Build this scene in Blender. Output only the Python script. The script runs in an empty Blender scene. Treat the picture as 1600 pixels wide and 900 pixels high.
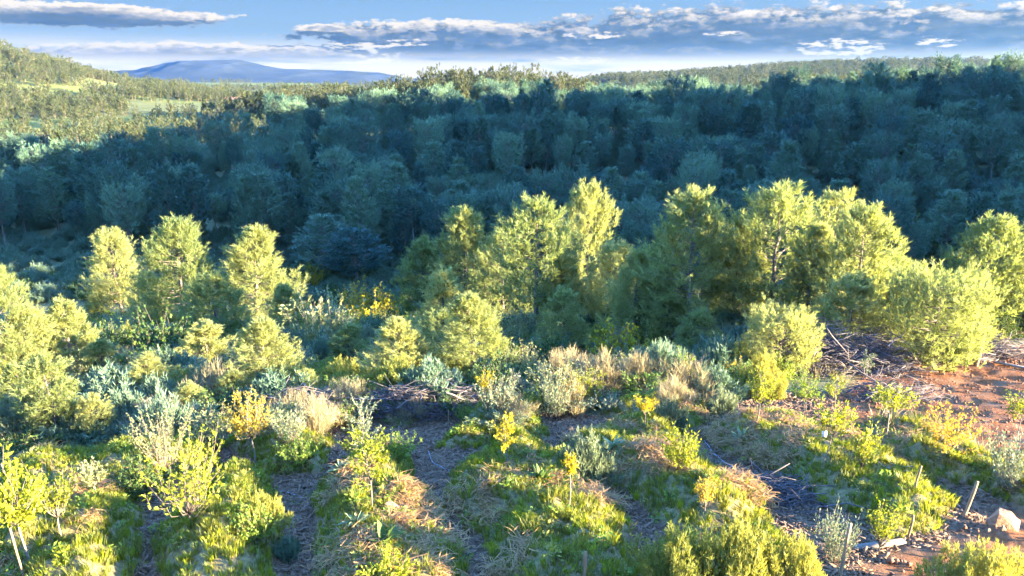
import bpy, bmesh, math, random
import numpy as np

# ------------------------------------------------------------------ camera, sky, sun, exposure
SC = bpy.context.scene
COL = SC.collection
CZ = 12.0                       # eye height above the garden datum
PITCH = math.radians(15.6)
FPX = 1164.0                    # focal length in pixels of a 1600 px wide picture
SUN_AZ, SUN_EL = math.radians(107), math.radians(10)
EXPO = 4.58

cam = bpy.data.cameras.new('camera')
cam.sensor_width = 36.0
cam.lens = 36.0 * FPX / 1600.0
cam.clip_start = 0.1
cam.clip_end = 30000
cam_ob = bpy.data.objects.new('camera', cam)
COL.objects.link(cam_ob)
cam_ob.location = (0, 0, CZ)
cam_ob.rotation_euler = (math.radians(90) - PITCH, 0, 0)
SC.camera = cam_ob

SC.view_settings.view_transform = 'Standard'
SC.view_settings.look = 'None'
SC.view_settings.gamma = 1.0
SC.view_settings.use_curve_mapping = False
SC.view_settings.exposure = EXPO
SC.cycles.use_denoising = True
SC.cycles.max_bounces = 6
SC.cycles.diffuse_bounces = 3
SC.cycles.glossy_bounces = 2
SC.cycles.transmission_bounces = 3
SC.cycles.volume_bounces = 1
SC.cycles.use_adaptive_sampling = True
SC.cycles.adaptive_threshold = 0.015
SC.cycles.adaptive_min_samples = 16
SC.cycles.use_light_tree = False

sun = bpy.data.lights.new('sun', 'SUN')
sun.energy = 3.8
sun.angle = math.radians(0.5)
sun.color = (1.0, 0.85, 0.57)
sun_ob = bpy.data.objects.new('sun', sun)
COL.objects.link(sun_ob)
sun_ob.rotation_euler = (math.radians(90) - SUN_EL, 0, -SUN_AZ + math.pi)
sun_ob.location = (200, -20, 120)


def px_dir(px, py):
    """picture position (1600 x 900) -> azimuth and elevation in degrees, for laying out the clouds of this sky"""
    k = (450 - py) / FPX
    l = (px - 800) / FPX
    f = math.cos(PITCH) + k * math.sin(PITCH)
    u = k * math.cos(PITCH) - math.sin(PITCH)
    return math.degrees(math.atan2(l, f)), math.degrees(math.atan2(u, math.hypot(l, f)))


world = bpy.data.worlds.new('World')
SC.world = world
world.use_nodes = True
world.cycles.sampling_method = 'NONE'


def build_world():
    nt = world.node_tree
    N, L = nt.nodes, nt.links
    bg = N['Background']

    def M(op, a, b=None, c=None):
        n = N.new('ShaderNodeMath')
        n.operation = op
        for i, v in enumerate((a, b, c)):
            if v is None:
                continue
            if isinstance(v, (int, float)):
                n.inputs[i].default_value = v
            else:
                L.new(v, n.inputs[i])
        return n.outputs[0]

    def sstep(a, b, v):
        n = N.new('ShaderNodeMapRange')
        n.interpolation_type = 'SMOOTHSTEP'
        L.new(v, n.inputs['Value'])
        n.inputs['From Min'].default_value = a
        n.inputs['From Max'].default_value = b
        return n.outputs['Result']

    def mixc(f, a, b):
        n = N.new('ShaderNodeMix')
        n.data_type = 'RGBA'
        if isinstance(f, (int, float)):
            n.inputs[0].default_value = f
        else:
            L.new(f, n.inputs[0])
        for s, v in ((n.inputs[6], a), (n.inputs[7], b)):
            if isinstance(v, tuple):
                s.default_value = (*v, 1)
            else:
                L.new(v, s)
        return n.outputs[2]

    sky = N.new('ShaderNodeTexSky')
    sky.sky_type = 'NISHITA'
    sky.sun_disc = False
    sky.sun_elevation = SUN_EL
    sky.sun_rotation = SUN_AZ
    sky.air_density = 1.0
    sky.dust_density = 0.3
    sky.ozone_density = 5.0
    tc = N.new('ShaderNodeTexCoord')
    sep = N.new('ShaderNodeSeparateXYZ')
    L.new(tc.outputs['Generated'], sep.inputs[0])
    X, Y, Z = sep.outputs
    U = M('MULTIPLY', M('ARCTAN2', X, Y), 57.2958)
    V = M('MULTIPLY', M('ARCSINE', Z), 57.2958)

    def noise(u, v, su, sv, det, rough, off=0.0):
        cb = N.new('ShaderNodeCombineXYZ')
        L.new(M('MULTIPLY', u, su), cb.inputs[0])
        L.new(M('MULTIPLY', v, sv), cb.inputs[1])
        cb.inputs[2].default_value = off
        n = N.new('ShaderNodeTexNoise')
        n.inputs['Scale'].default_value = 1.0
        n.inputs['Detail'].default_value = det
        n.inputs['Roughness'].default_value = rough
        L.new(cb.outputs[0], n.inputs['Vector'])
        return n.outputs['Fac']

    masses = [(140, 24, 225, 22, 1), (60, 22, 140, 18, 1), (340, 84, 320, 18, 1), (1180, 64, 560, 60, 1), (1560, 64, 520, 62, 1),
              (690, 58, 240, 28, 1), (880, 78, 380, 36, 1), (820, 106, 420, 11, 1), (505, 45, 45, 9, .8)]
    holes = [(1310, 74, 110, 22), (1470, 66, 60, 12), (930, 55, 70, 9), (560, 72, 90, 9), (640, 66, 60, 9), (1130, 52, 50, 6), (900, 94, 90, 9)]

    def ell(u, v, c):
        u0, v0 = px_dir(c[0], c[1])
        u1, _ = px_dir(c[0] + c[2], c[1])
        _, v1 = px_dir(c[0], c[1] - c[3])
        a = M('DIVIDE', M('SUBTRACT', u, u0), u1 - u0)
        b = M('DIVIDE', M('SUBTRACT', v, v0), v1 - v0)
        return M('SUBTRACT', 1.0, M('SQRT', M('ADD', M('MULTIPLY', a, a), M('MULTIPLY', b, b))))

    def density(u, v):
        n_mid = noise(u, v, .42, 1.3, 3, .55, 3.1)
        n_fine = noise(u, v, 1.5, 3.4, 7, .66, 7.7)
        e = None
        for m in masses:
            q = ell(u, v, m)
            e = q if e is None else M('MAXIMUM', e, q)
        e = M('MINIMUM', M('MULTIPLY', e, 1.9), 1.0)
        # the same broken cloud deck carries on over the rest of the sky
        n_big = noise(u, v, .045, .16, 4, .55, 11.3)
        rest = M('MULTIPLY', M('SUBTRACT', n_big, .53), 5.0)
        away = M('MAXIMUM', sstep(36, 46, M('ABSOLUTE', u)), sstep(6.5, 10, v))
        e = M('ADD', M('MULTIPLY', e, M('SUBTRACT', 1.0, away)), M('MULTIPLY', rest, away))
        d = M('ADD', e, M('MULTIPLY', M('SUBTRACT', n_mid, .5), 1.7))
        return M('ADD', d, M('MULTIPLY', M('SUBTRACT', n_fine, .5), 1.75))

    d0 = density(U, V)
    d1 = density(M('ADD', U, .65), M('ADD', V, .45))
    alpha = sstep(0.0, .34, d0)
    lit = sstep(.05, .80, M('SUBTRACT', d0, d1))
    lit = M('MULTIPLY', lit, M('SUBTRACT', 1.0, M('MULTIPLY', sstep(.6, 1.2, d0), .7)))
    glow = None
    for h in holes:
        q = M('MAXIMUM', ell(U, V, h), 0.0)
        glow = q if glow is None else M('MAXIMUM', glow, q)
    glow = sstep(.30, .62, M('MULTIPLY', sstep(0, .5, glow), M('ADD', .45, M('MULTIPLY', M('SUBTRACT', noise(U, V, .9, 3.2, 6, .65, 47.0), .5), 3.0))))
    lit = M('MAXIMUM', lit, glow)
    thin = M('SUBTRACT', 1.0, sstep(.05, .34, d0))
    lit = M('MINIMUM', M('ADD', M('MULTIPLY', lit, .95), M('MULTIPLY', thin, .42)), 1.0)
    g = 1.0 / 2 ** EXPO
    shade_lo = tuple(c * g for c in (.11, .21, .37))
    shade_hi = tuple(c * g for c in (.22, .33, .49))
    white = tuple(c * g for c in (1.15, 1.05, .90))
    clear_hi = tuple(c * g for c in (.21, .45, .80))
    clear_lo = tuple(c * g for c in (.42, .62, .82))
    cream = tuple(c * g for c in (1.35, 1.22, 1.02))
    body = mixc(sstep(.3, .75, noise(U, V, .5, 1.6, 4, .6, 21.0)), shade_lo, shade_hi)
    cloud = mixc(lit, body, white)
    # clear air: the physical sky, with the pale haze that lies along the horizon
    sky_s = N.new('ShaderNodeMix')
    sky_s.data_type = 'RGBA'
    sky_s.blend_type = 'MULTIPLY'
    sky_s.inputs[0].default_value = 1.0
    L.new(sky.outputs[0], sky_s.inputs[6])
    sky_s.inputs[7].default_value = (SKY_K * .82, SKY_K, SKY_K * 1.24, 1)
    horizon = M('SUBTRACT', 1.0, sstep(6.0, 34.0, V))
    clear = mixc(M('MULTIPLY', horizon, 1.0), sky_s.outputs[2], mixc(sstep(.5, 9, V), clear_lo, clear_hi))
    low = M('SUBTRACT', 1.0, sstep(1.1, 3.3, V))
    clear = mixc(M('MULTIPLY', low, sstep(.24, .50, noise(U, V, .10, 1.2, 4, .55, 31.0))), clear, cream)
    out = mixc(M('MULTIPLY', alpha, sstep(.8, 2.4, V)), clear, cloud)
    L.new(out, bg.inputs['Color'])
    bg.inputs['Strength'].default_value = 1.0


SKY_K = 0.15                    # strength of the physical sky
build_world()

# ------------------------------------------------------------------ small helpers
rng = np.random.default_rng(7)
random.seed(7)


def tag(o, label=None, cat=None, group=None, kind=None):
    if label:
        o['label'] = label
    if cat:
        o['category'] = cat
    if group:
        o['group'] = group
    if kind:
        o['kind'] = kind
    return o


def np_mesh(name, V, F, mats, smooth=False, midx=None):
    V = np.asarray(V, np.float32).reshape(-1, 3)
    F = np.asarray(F, np.int32)
    k = F.shape[1]
    me = bpy.data.meshes.new(name)
    me.vertices.add(len(V))
    me.vertices.foreach_set('co', V.ravel())
    me.loops.add(F.size)
    me.loops.foreach_set('vertex_index', F.ravel())
    me.polygons.add(len(F))
    me.polygons.foreach_set('loop_start', np.arange(0, F.size, k, dtype=np.int32))
    if smooth:
        me.polygons.foreach_set('use_smooth', np.ones(len(F), bool))
    for m in (mats if isinstance(mats, (list, tuple)) else [mats]):
        me.materials.append(m)
    if midx is not None:
        me.polygons.foreach_set('material_index', np.asarray(midx, np.int32))
    me.update(calc_edges=True)
    me.validate()
    return me


def link(name, data, parent=None, loc=(0, 0, 0), rz=0.0):
    o = bpy.data.objects.new(name, data)
    COL.objects.link(o)
    o.location = loc
    o.rotation_euler = (0, 0, rz)
    if parent is not None:
        o.parent = parent
    return o


class MB:
    """collects triangles"""

    def __init__(self):
        self.v, self.f, self.n = [], [], 0

    def add(self, V, F):
        V = np.asarray(V, float).reshape(-1, 3)
        F = np.asarray(F, int).reshape(-1, 3)
        self.v.append(V)
        self.f.append(F + self.n)
        self.n += len(V)

    def mesh(self, name, mat, smooth=False):
        return np_mesh(name, np.concatenate(self.v), np.concatenate(self.f), mat, smooth)


def unit(a):
    return a / np.maximum(np.linalg.norm(a, axis=-1, keepdims=True), 1e-9)


def tube(mb, P, R, sides=5):
    P = np.asarray(P, float)
    n = len(P)
    R = np.broadcast_to(np.asarray(R, float), (n,))
    T = unit(np.gradient(P, axis=0))
    ref = np.array([0.31, 0.17, 0.93]) if abs(T[0, 2]) < .9 else np.array([1.0, .2, .1])
    A = unit(np.cross(T, ref))
    B = np.cross(T, A)
    an = np.arange(sides) * 2 * math.pi / sides
    V = P[:, None] + R[:, None, None] * (np.cos(an)[None, :, None] * A[:, None] + np.sin(an)[None, :, None] * B[:, None])
    F = []
    for i in range(n - 1):
        for j in range(sides):
            a, b = i * sides + j, i * sides + (j + 1) % sides
            c, d = a + sides, b + sides
            F += [(a, b, d), (a, d, c)]
    for j in range(1, sides - 1):
        F.append((0, j + 1, j))
        q = (n - 1) * sides
        F.append((q, q + j, q + j + 1))
    mb.add(V.reshape(-1, 3), F)


def needles(mb, P, D, length, n, spread, width, r):
    """n thin tapering needles fanning from each point P along D"""
    k = len(P)
    d = unit(D[:, None] + spread * r.normal(size=(k, n, 3)))
    ln = (length * r.uniform(.6, 1.15, (k, n)))[..., None] if np.ndim(length) == 0 else (length[:, None] * r.uniform(.6, 1.15, (k, n)))[..., None]
    s = unit(np.cross(d, r.normal(size=(k, n, 3)))) * width * .5
    b = P[:, None] + d * ln * .05
    V = np.stack([b - s * .6, b + s * .6, b + d * ln * .6 + s, b + d * ln], axis=2).reshape(-1, 3)
    i = np.arange(k * n)[:, None] * 4
    F = np.concatenate([i + np.array([[0, 1, 2]]), i + np.array([[0, 2, 3]])])
    mb.add(V, F)


def leaves(mb, P, D, length, width, r, droop=.25, jitter=.7):
    """folded pointed leaves"""
    k = len(P)
    d = unit(D + jitter * r.normal(size=(k, 3)) - np.array([0, 0, droop]))
    s = unit(np.cross(d, unit(np.array([0, 0, 1.0]) + .6 * r.normal(size=(k, 3)))))
    up = np.cross(s, d)
    ln = (length * r.uniform(.65, 1.2, k))[:, None]
    w = width * r.uniform(.75, 1.15, k)[:, None] * .5
    m = P + d * ln * .5
    V = np.stack([P, m + s * w + up * w * .45, P + d * ln, m - s * w + up * w * .45], axis=1).reshape(-1, 3)
    i = np.arange(k)[:, None] * 4
    F = np.concatenate([i + np.array([[0, 1, 2]]), i + np.array([[0, 2, 3]])])
    mb.add(V, F)


def smooth01(a, b, x):
    t = np.clip((np.asarray(x, float) - a) / (b - a), 0, 1)
    return t * t * (3 - 2 * t)


def vnoise(x, y, s, seed=0):
    """smooth value noise, -1..1"""
    x = np.asarray(x, float) / s
    y = np.asarray(y, float) / s
    xi, yi = np.floor(x), np.floor(y)
    fx, fy = x - xi, y - yi
    fx, fy = fx * fx * (3 - 2 * fx), fy * fy * (3 - 2 * fy)

    def h(a, b):
        q = np.sin(a * 127.1 + b * 311.7 + seed * 74.7) * 43758.5453
        return (q - np.floor(q)) * 2 - 1
    return (h(xi, yi) * (1 - fx) + h(xi + 1, yi) * fx) * (1 - fy) + (h(xi, yi + 1) * (1 - fx) + h(xi + 1, yi + 1) * fx) * fy


def fbm(x, y, s, n=4, seed=0):
    a, t = 0.0, 1.0
    for i in range(n):
        a = a + vnoise(x, y, s, seed + i) * t
        s, t = s * .5, t * .5
    return a


# ------------------------------------------------------------------ terrain
PY = [-400, -40, 0, 6, 10, 14, 20, 26, 32, 40, 48, 56, 66, 78, 92]
PZ = [9, 6.0, 4.2, 3.7, 3.3, 2.6, 1.4, .4, -.5, -1.9, -3.6, -6.0, -9.5, -12.5, -13.0]
CRX = [-260, -150, -105, -75, -35, 0, 50, 110, 190, 330]
CRZ = [-14, -12, -8.0, -5.0, -2.5, -1.4, .8, 3.8, 7, 9]
SHADE_KNOLL = [(112, 62, 34.0), (136, 80, 44.0), (170, 108, 46.0), (215, 150, 29.0), (280, 215, 17.0)]  # unseen hill beside the view, shaped so its shadow covers the valley slope


def shade_knoll(x, y):
    best = np.full(np.shape(x), -99.0)
    for (x0, y0, h0), (x1, y1, h1) in zip(SHADE_KNOLL[:-1], SHADE_KNOLL[1:]):
        dx, dy = x1 - x0, y1 - y0
        t = np.clip(((x - x0) * dx + (y - y0) * dy) / (dx * dx + dy * dy), 0, 1)
        d = np.hypot(x - (x0 + t * dx), y - (y0 + t * dy))
        best = np.maximum(best, -14 + (h0 + t * (h1 - h0) + 14) * np.exp(-(d / 27.0) ** 4))
    return best


def H0(x, y):
    x = np.asarray(x, float)
    y = np.asarray(y, float)
    z = np.interp(y, PY, PZ)
    near = 1 - smooth01(55, 90, y)
    z = z + near * (.018 * x + np.clip(x - 25, 0, 60) * .03)
    z = z - 1.5 * smooth01(28.5, 33, y + .10 * x) * (1 - smooth01(4, 12, x)) * near
    zc = np.interp(x, CRX, CRZ)
    up = smooth01(90, 172, y)
    z = z + (zc + 13) * up * (1 - smooth01(190, 320, y) * (1 - smooth01(60, 200, x) * .7))
    z = z + fbm(x, y, 26, 3, 3) * .9 * smooth01(60, 100, y)
    z = z + fbm(x, y * .5, 44, 2, 17) * 2.0 * smooth01(130, 170, y) * (1 - smooth01(260, 330, y))
    # rounded knolls behind the ridge
    z = z + 16.5 * np.exp(-((x + 35) / 48) ** 2 - ((y - 345) / 45) ** 2)
    z = z + 15 * np.exp(-((x - 22) / 42) ** 2 - ((y - 372) / 45) ** 2)
    z = z + 9 * np.exp(-((x + 110) / 50) ** 2 - ((y - 420) / 60) ** 2)
    far = smooth01(300, 480, y)
    z = z + far * 2.0 + far * fbm(x, y, 260, 3, 9) * 3.0
    # wooded hill across the valley, and low ridges far off
    q = np.exp(-(((x + 600) / 215) ** 2) ** 1.0 - ((y - 640) / 190) ** 2)
    z = z + 80 * q + 5 * fbm(x, y, 90, 3, 5) * np.clip(q * 2, 0, 1)
    z = z + 36 * np.exp(-((x - 760) / 420) ** 2 - ((y - 1500) / 300) ** 2)
    z = z + 15 * np.exp(-((x + 800) / 500) ** 2 - ((y - 2100) / 300) ** 2)
    z = z + 9 * np.exp(-((x + 120) / 300) ** 2 - ((y - 1300) / 200) ** 2)
    return np.maximum(z, shade_knoll(x, y))


def ray(px, py):
    k, l = (450 - py) / FPX, (px - 800) / FPX
    return np.array([l, math.cos(PITCH) + k * math.sin(PITCH), k * math.cos(PITCH) - math.sin(PITCH)])


TT = np.concatenate([np.arange(4, 80, .05), np.arange(80, 900, .5)])


def G(px, py, fn=None):
    """the place on the ground that the photograph shows at this picture position"""
    d = ray(px, py)
    P = d[None] * TT[:, None] + np.array([0, 0, CZ])
    below = P[:, 2] < (fn or H0)(P[:, 0], P[:, 1])
    i = int(np.argmax(below)) if below.any() else len(TT) - 1
    return P[i, 0], P[i, 1]


def z_at(y, py):
    """height of something standing at depth y whose top the photograph shows at row py"""
    k = (450 - py) / FPX
    return CZ + y * (k * math.cos(PITCH) - math.sin(PITCH)) / (math.cos(PITCH) + k * math.sin(PITCH))


def gpoly(pts):
    return np.array([G(*p) for p in pts])


def poly_sd(x, y, poly):
    """signed distance to polygon, positive inside"""
    x, y = np.asarray(x, float), np.asarray(y, float)
    d = np.full(x.shape, 1e9)
    ins = np.zeros(x.shape, bool)
    n = len(poly)
    for i in range(n):
        ax, ay = poly[i]
        bx, by = poly[(i + 1) % n]
        ex, ey = bx - ax, by - ay
        t = np.clip(((x - ax) * ex + (y - ay) * ey) / (ex * ex + ey * ey + 1e-12), 0, 1)
        d = np.minimum(d, np.hypot(x - ax - t * ex, y - ay - t * ey))
        c = ((ay > y) != (by > y)) & (x < (bx - ax) * (y - ay) / (by - ay + 1e-12) + ax)
        ins ^= c
    return np.where(ins, d, -d)


# planting beds, laid out as the photograph shows them
BEDS = [gpoly(p) for p in (
    [(-60, 960), (-20, 850), (110, 775), (200, 765), (220, 830), (185, 960)],
    [(255, 960), (255, 840), (325, 755), (400, 735), (432, 800), (440, 960)],
    [(-40, 760), (60, 730), (200, 715), (330, 700), (350, 735), (240, 760), (120, 765), (20, 800)],
    [(495, 980), (498, 770), (545, 722), (630, 712), (690, 815), (725, 980)],
    [(695, 800), (712, 745), (800, 690), (880, 718), (960, 805), (1010, 960), (810, 960), (765, 850)],
    [(880, 705), (960, 660), (1060, 672), (1105, 740), (1200, 788), (1215, 830), (1085, 852), (1020, 800), (935, 745)],
    [(1095, 685), (1160, 655), (1245, 668), (1400, 728), (1492, 790), (1480, 832), (1400, 842), (1285, 790), (1195, 735)],
    [(1340, 668), (1430, 672), (1640, 765), (1650, 815), (1500, 765), (1375, 722)],
    [(960, 960), (1030, 845), (1240, 850), (1290, 960)],
    [(360, 700), (430, 665), (520, 690), (500, 740), (420, 745)],
    [(680, 705), (730, 655), (830, 650), (850, 690), (760, 705)],
    [(930, 650), (1010, 625), (1120, 650), (1080, 668), (980, 660)],
)]
BRUSHBERM = [gpoly(p) for p in (
    [(420, 655), (520, 632), (660, 628), (800, 622), (930, 610), (1050, 600), (1120, 592), (1130, 612), (1000, 630), (820, 648), (640, 655), (480, 672)],
)]
DIRT = [gpoly(p) for p in (
    [(1295, 615), (1380, 575), (1500, 555), (1700, 515), (1900, 520), (2600, 560), (2600, 900), (1900, 830), (1640, 765), (1470, 685), (1400, 672), (1320, 668)],
    [(1290, 940), (1365, 874), (1490, 840), (1600, 800), (1800, 815), (2300, 960), (2200, 1200), (1300, 1000)],
)]
GARDEN = gpoly([(-250, 1150), (-250, 760), (0, 725), (150, 705), (400, 668), (520, 655), (800, 655), (900, 650), (1060, 640),
                (1180, 625), (1320, 616), (1360, 680), (1640, 780), (1900, 900), (1900, 1150)])


def zones(x, y):
    x, y = np.asarray(x, float), np.asarray(y, float)
    wob = fbm(x, y, 1.6, 3, 21) * .22
    bed = np.zeros(x.shape)
    hgt = np.zeros(x.shape)
    for p in BEDS:
        s = poly_sd(x, y, p) + wob
        bed = np.maximum(bed, smooth01(-.14, .12, s))
        hgt = np.maximum(hgt, smooth01(-.35, .95, s) * .62)
    for p in BRUSHBERM:
        s = poly_sd(x, y, p) + wob
        hgt = np.maximum(hgt, smooth01(-.6, .8, s) * .5)
    dirt = np.zeros(x.shape)
    for p in DIRT:
        dirt = np.maximum(dirt, smooth01(-.5, .6, poly_sd(x, y, p) + wob * 1.6))
    gard = smooth01(-.6, .5, poly_sd(x, y, GARDEN) + wob * 2)
    dirt = dirt * (1 - bed)
    return bed, hgt, dirt, gard


def H(x, y):
    x, y = np.asarray(x, float), np.asarray(y, float)
    sh = x.shape
    x1, y1 = np.atleast_1d(x).ravel(), np.atleast_1d(y).ravel()
    z = H0(x1, y1)
    m = (np.abs(y1 - 28) < 27) & (np.abs(x1) < 70)
    if m.any():
        xa, ya = x1[m], y1[m]
        bed, hgt, dirt, gard = zones(xa, ya)
        a = hgt * (1 + .35 * fbm(xa, ya, .9, 3, 2)) + gard * fbm(xa, ya, .5, 2, 6) * .03
        rut = (xa * .45 + ya * .9)
        a = a + dirt * (.07 * np.sin(rut * 4.2 + vnoise(xa, ya, 3, 8) * 2.5) * (.4 + .6 * np.abs(vnoise(xa, ya, 5, 4))) + fbm(xa, ya, .45, 3, 12) * .03 + fbm(xa, ya, 2.4, 2, 13) * .05)
        z[m] += a
    return z.reshape(sh) if sh else float(z[0])


# ------------------------------------------------------------------ materials
def new_mat(name):
    m = bpy.data.materials.new(name)
    m.use_nodes = True
    nt = m.node_tree
    for n in list(nt.nodes):
        nt.nodes.remove(n)
    out = nt.nodes.new('ShaderNodeOutputMaterial')
    return m, nt, out


def foliage(name, c1, c2, trans=.35, rough=.55, spec=.25, island=.5, tcol=None):
    """two-sided leaf: colour varies from plant to plant and from leaf to leaf"""
    m, nt, out = new_mat(name)
    N, L = nt.nodes, nt.links
    oi = N.new('ShaderNodeObjectInfo')
    ge = N.new('ShaderNodeNewGeometry')
    ad = N.new('ShaderNodeMath')
    ad.operation = 'MULTIPLY_ADD'
    L.new(ge.outputs['Random Per Island'], ad.inputs[0])
    ad.inputs[1].default_value = island
    mu = N.new('ShaderNodeMath')
    mu.operation = 'MULTIPLY'
    L.new(oi.outputs['Random'], mu.inputs[0])
    mu.inputs[1].default_value = 1 - island
    L.new(mu.outputs[0], ad.inputs[2])
    mx = N.new('ShaderNodeMix')
    mx.data_type = 'RGBA'
    L.new(ad.outputs[0], mx.inputs[0])
    mx.inputs[6].default_value = (*c1, 1)
    mx.inputs[7].default_value = (*c2, 1)
    bs = N.new('ShaderNodeBsdfPrincipled')
    L.new(mx.outputs[2], bs.inputs['Base Color'])
    bs.inputs['Roughness'].default_value = rough
    bs.inputs['Specular IOR Level'].default_value = spec
    tr = N.new('ShaderNodeBsdfTranslucent')
    tm = N.new('ShaderNodeMix')
    tm.data_type = 'RGBA'
    tm.blend_type = 'MULTIPLY'
    tm.inputs[0].default_value = 1
    L.new(mx.outputs[2], tm.inputs[6])
    tm.inputs[7].default_value = (*(tcol or (1.5, 1.35, .6)), 1)
    L.new(tm.outputs[2], tr.inputs['Color'])
    ms = N.new('ShaderNodeMixShader')
    ms.inputs[0].default_value = trans
    L.new(bs.outputs[0], ms.inputs[1])
    L.new(tr.outputs[0], ms.inputs[2])
    L.new(ms.outputs[0], out.inputs['Surface'])
    return m


def rough_mat(name, c1, c2, scale, rough=.9, bump=.0, stretch=(1, 1, 1), spec=.2):
    m, nt, out = new_mat(name)
    N, L = nt.nodes, nt.links
    tc = N.new('ShaderNodeTexCoord')
    mp = N.new('ShaderNodeMapping')
    mp.inputs['Scale'].default_value = stretch
    L.new(tc.outputs['Object'], mp.inputs[0])
    no = N.new('ShaderNodeTexNoise')
    no.inputs['Scale'].default_value = scale
    no.inputs['Detail'].default_value = 6
    no.inputs['Roughness'].default_value = .65
    L.new(mp.outputs[0], no.inputs['Vector'])
    oi = N.new('ShaderNodeObjectInfo')
    ad = N.new('ShaderNodeMath')
    ad.operation = 'MULTIPLY_ADD'
    L.new(oi.outputs['Random'], ad.inputs[0])
    ad.inputs[1].default_value = .3
    L.new(no.outputs['Fac'], ad.inputs[2])
    mr = N.new('ShaderNodeMapRange')
    L.new(ad.outputs[0], mr.inputs['Value'])
    mr.inputs['From Min'].default_value = .35
    mr.inputs['From Max'].default_value = .95
    mx = N.new('ShaderNodeMix')
    mx.data_type = 'RGBA'
    L.new(mr.outputs[0], mx.inputs[0])
    mx.inputs[6].default_value = (*c1, 1)
    mx.inputs[7].default_value = (*c2, 1)
    bs = N.new('ShaderNodeBsdfPrincipled')
    L.new(mx.outputs[2], bs.inputs['Base Color'])
    bs.inputs['Roughness'].default_value = rough
    bs.inputs['Specular IOR Level'].default_value = spec
    if bump:
        bp = N.new('ShaderNodeBump')
        bp.inputs['Strength'].default_value = bump
        bp.inputs['Distance'].default_value = .03
        L.new(no.outputs['Fac'], bp.inputs['Height'])
        L.new(bp.outputs[0], bs.inputs['Normal'])
    L.new(bs.outputs[0], out.inputs['Surface'])
    return m


MT = {}
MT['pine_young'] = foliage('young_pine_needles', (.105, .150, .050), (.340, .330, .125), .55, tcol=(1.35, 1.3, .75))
MT['pine_old'] = foliage('old_pine_needles', (.018, .062, .055), (.140, .220, .125), .20, island=.22, tcol=(1.3, 1.25, .6))  # teal beyond real needles: blue of the slope's shade put into the colour
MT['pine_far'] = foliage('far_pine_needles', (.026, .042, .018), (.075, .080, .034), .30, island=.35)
MT['bark'] = rough_mat('pine_bark', (.075, .055, .042), (.21, .165, .13), 9, bump=.6, stretch=(1, 1, .25))
MT['pale_bark'] = rough_mat('pale_bark', (.10, .08, .06), (.24, .20, .155), 14, bump=.4, stretch=(1, 1, .2))
MT['twig'] = rough_mat('dry_twig', (.05, .04, .038), (.155, .125, .115), 6, stretch=(1, 1, 1))
MT['leaf_lime'] = foliage('lime_leaf', (.12, .15, .010), (.25, .26, .018), .48, tcol=(1.35, 1.25, .45))
MT['leaf_yellow'] = foliage('yellow_leaf', (.26, .21, .008), (.40, .33, .014), .48, tcol=(1.2, 1.1, .5))
MT['leaf_green'] = foliage('green_leaf', (.075, .135, .018), (.17, .23, .03), .42)
MT['leaf_dark'] = foliage('dark_leaf', (.030, .060, .016), (.075, .11, .026), .25, rough=.65, spec=.12)
MT['leaf_orange'] = foliage('turning_leaf', (.26, .15, .02), (.40, .31, .03), .45)
MT['leaf_olive'] = foliage('olive_leaf', (.13, .15, .055), (.25, .24, .10), .32)
MT['leaf_grey'] = foliage('grey_leaf', (.09, .12, .06), (.20, .22, .12), .28, tcol=(1.1, 1.1, .8))
MT['leaf_teal'] = foliage('blue_green_sprig', (.065, .115, .070), (.14, .19, .115), .28, tcol=(1.2, 1.2, .8))
MT['leaf_rose'] = foliage('rosemary_sprig', (.13, .15, .03), (.29, .27, .06), .36)
MT['agave'] = foliage('agave_leaf', (.09, .13, .055), (.20, .23, .10), .18, rough=.45, tcol=(1.1, 1.1, .7))
MT['grass'] = foliage('grass_blade', (.055, .082, .014), (.20, .19, .032), .45)
MT['straw'] = foliage('straw', (.17, .092, .030), (.36, .205, .075), .30, tcol=(1.2, 1.05, .7))
MT['dry_stalk'] = foliage('dry_stalk', (.16, .13, .065), (.34, .28, .16), .35, tcol=(1.2, 1.1, .8))
MT['chip'] = rough_mat('wood_chip', (.055, .031, .018), (.22, .132, .075), 3)
MT['stone'] = rough_mat('limestone', (.15, .075, .035), (.34, .20, .11), 9, bump=1.0)
MT['clod'] = rough_mat('clod', (.09, .035, .017), (.22, .105, .055), 5)
MT['stake'] = rough_mat('stake_wood', (.15, .085, .04), (.30, .19, .10), 12, stretch=(1, 1, .15))
MT['white_wood'] = rough_mat('pale_board', (.09, .075, .06), (.19, .165, .135), 8, stretch=(.2, 1, 1))
MT['hose'] = rough_mat('irrigation_hose', (.10, .10, .12), (.26, .27, .31), 3, rough=.5)
MT['tag_white'] = rough_mat('paper_tag', (.70, .68, .62), (.80, .78, .72), 5)
MT['wall_white'] = rough_mat('white_render', (.40, .37, .33), (.52, .49, .45), 2)
MT['roof_tile'] = rough_mat('clay_roof', (.28, .13, .075), (.42, .22, .13), 4)
MT['dark_window'] = rough_mat('window_dark', (.03, .035, .04), (.06, .065, .07), 2, rough=.2)


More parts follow.
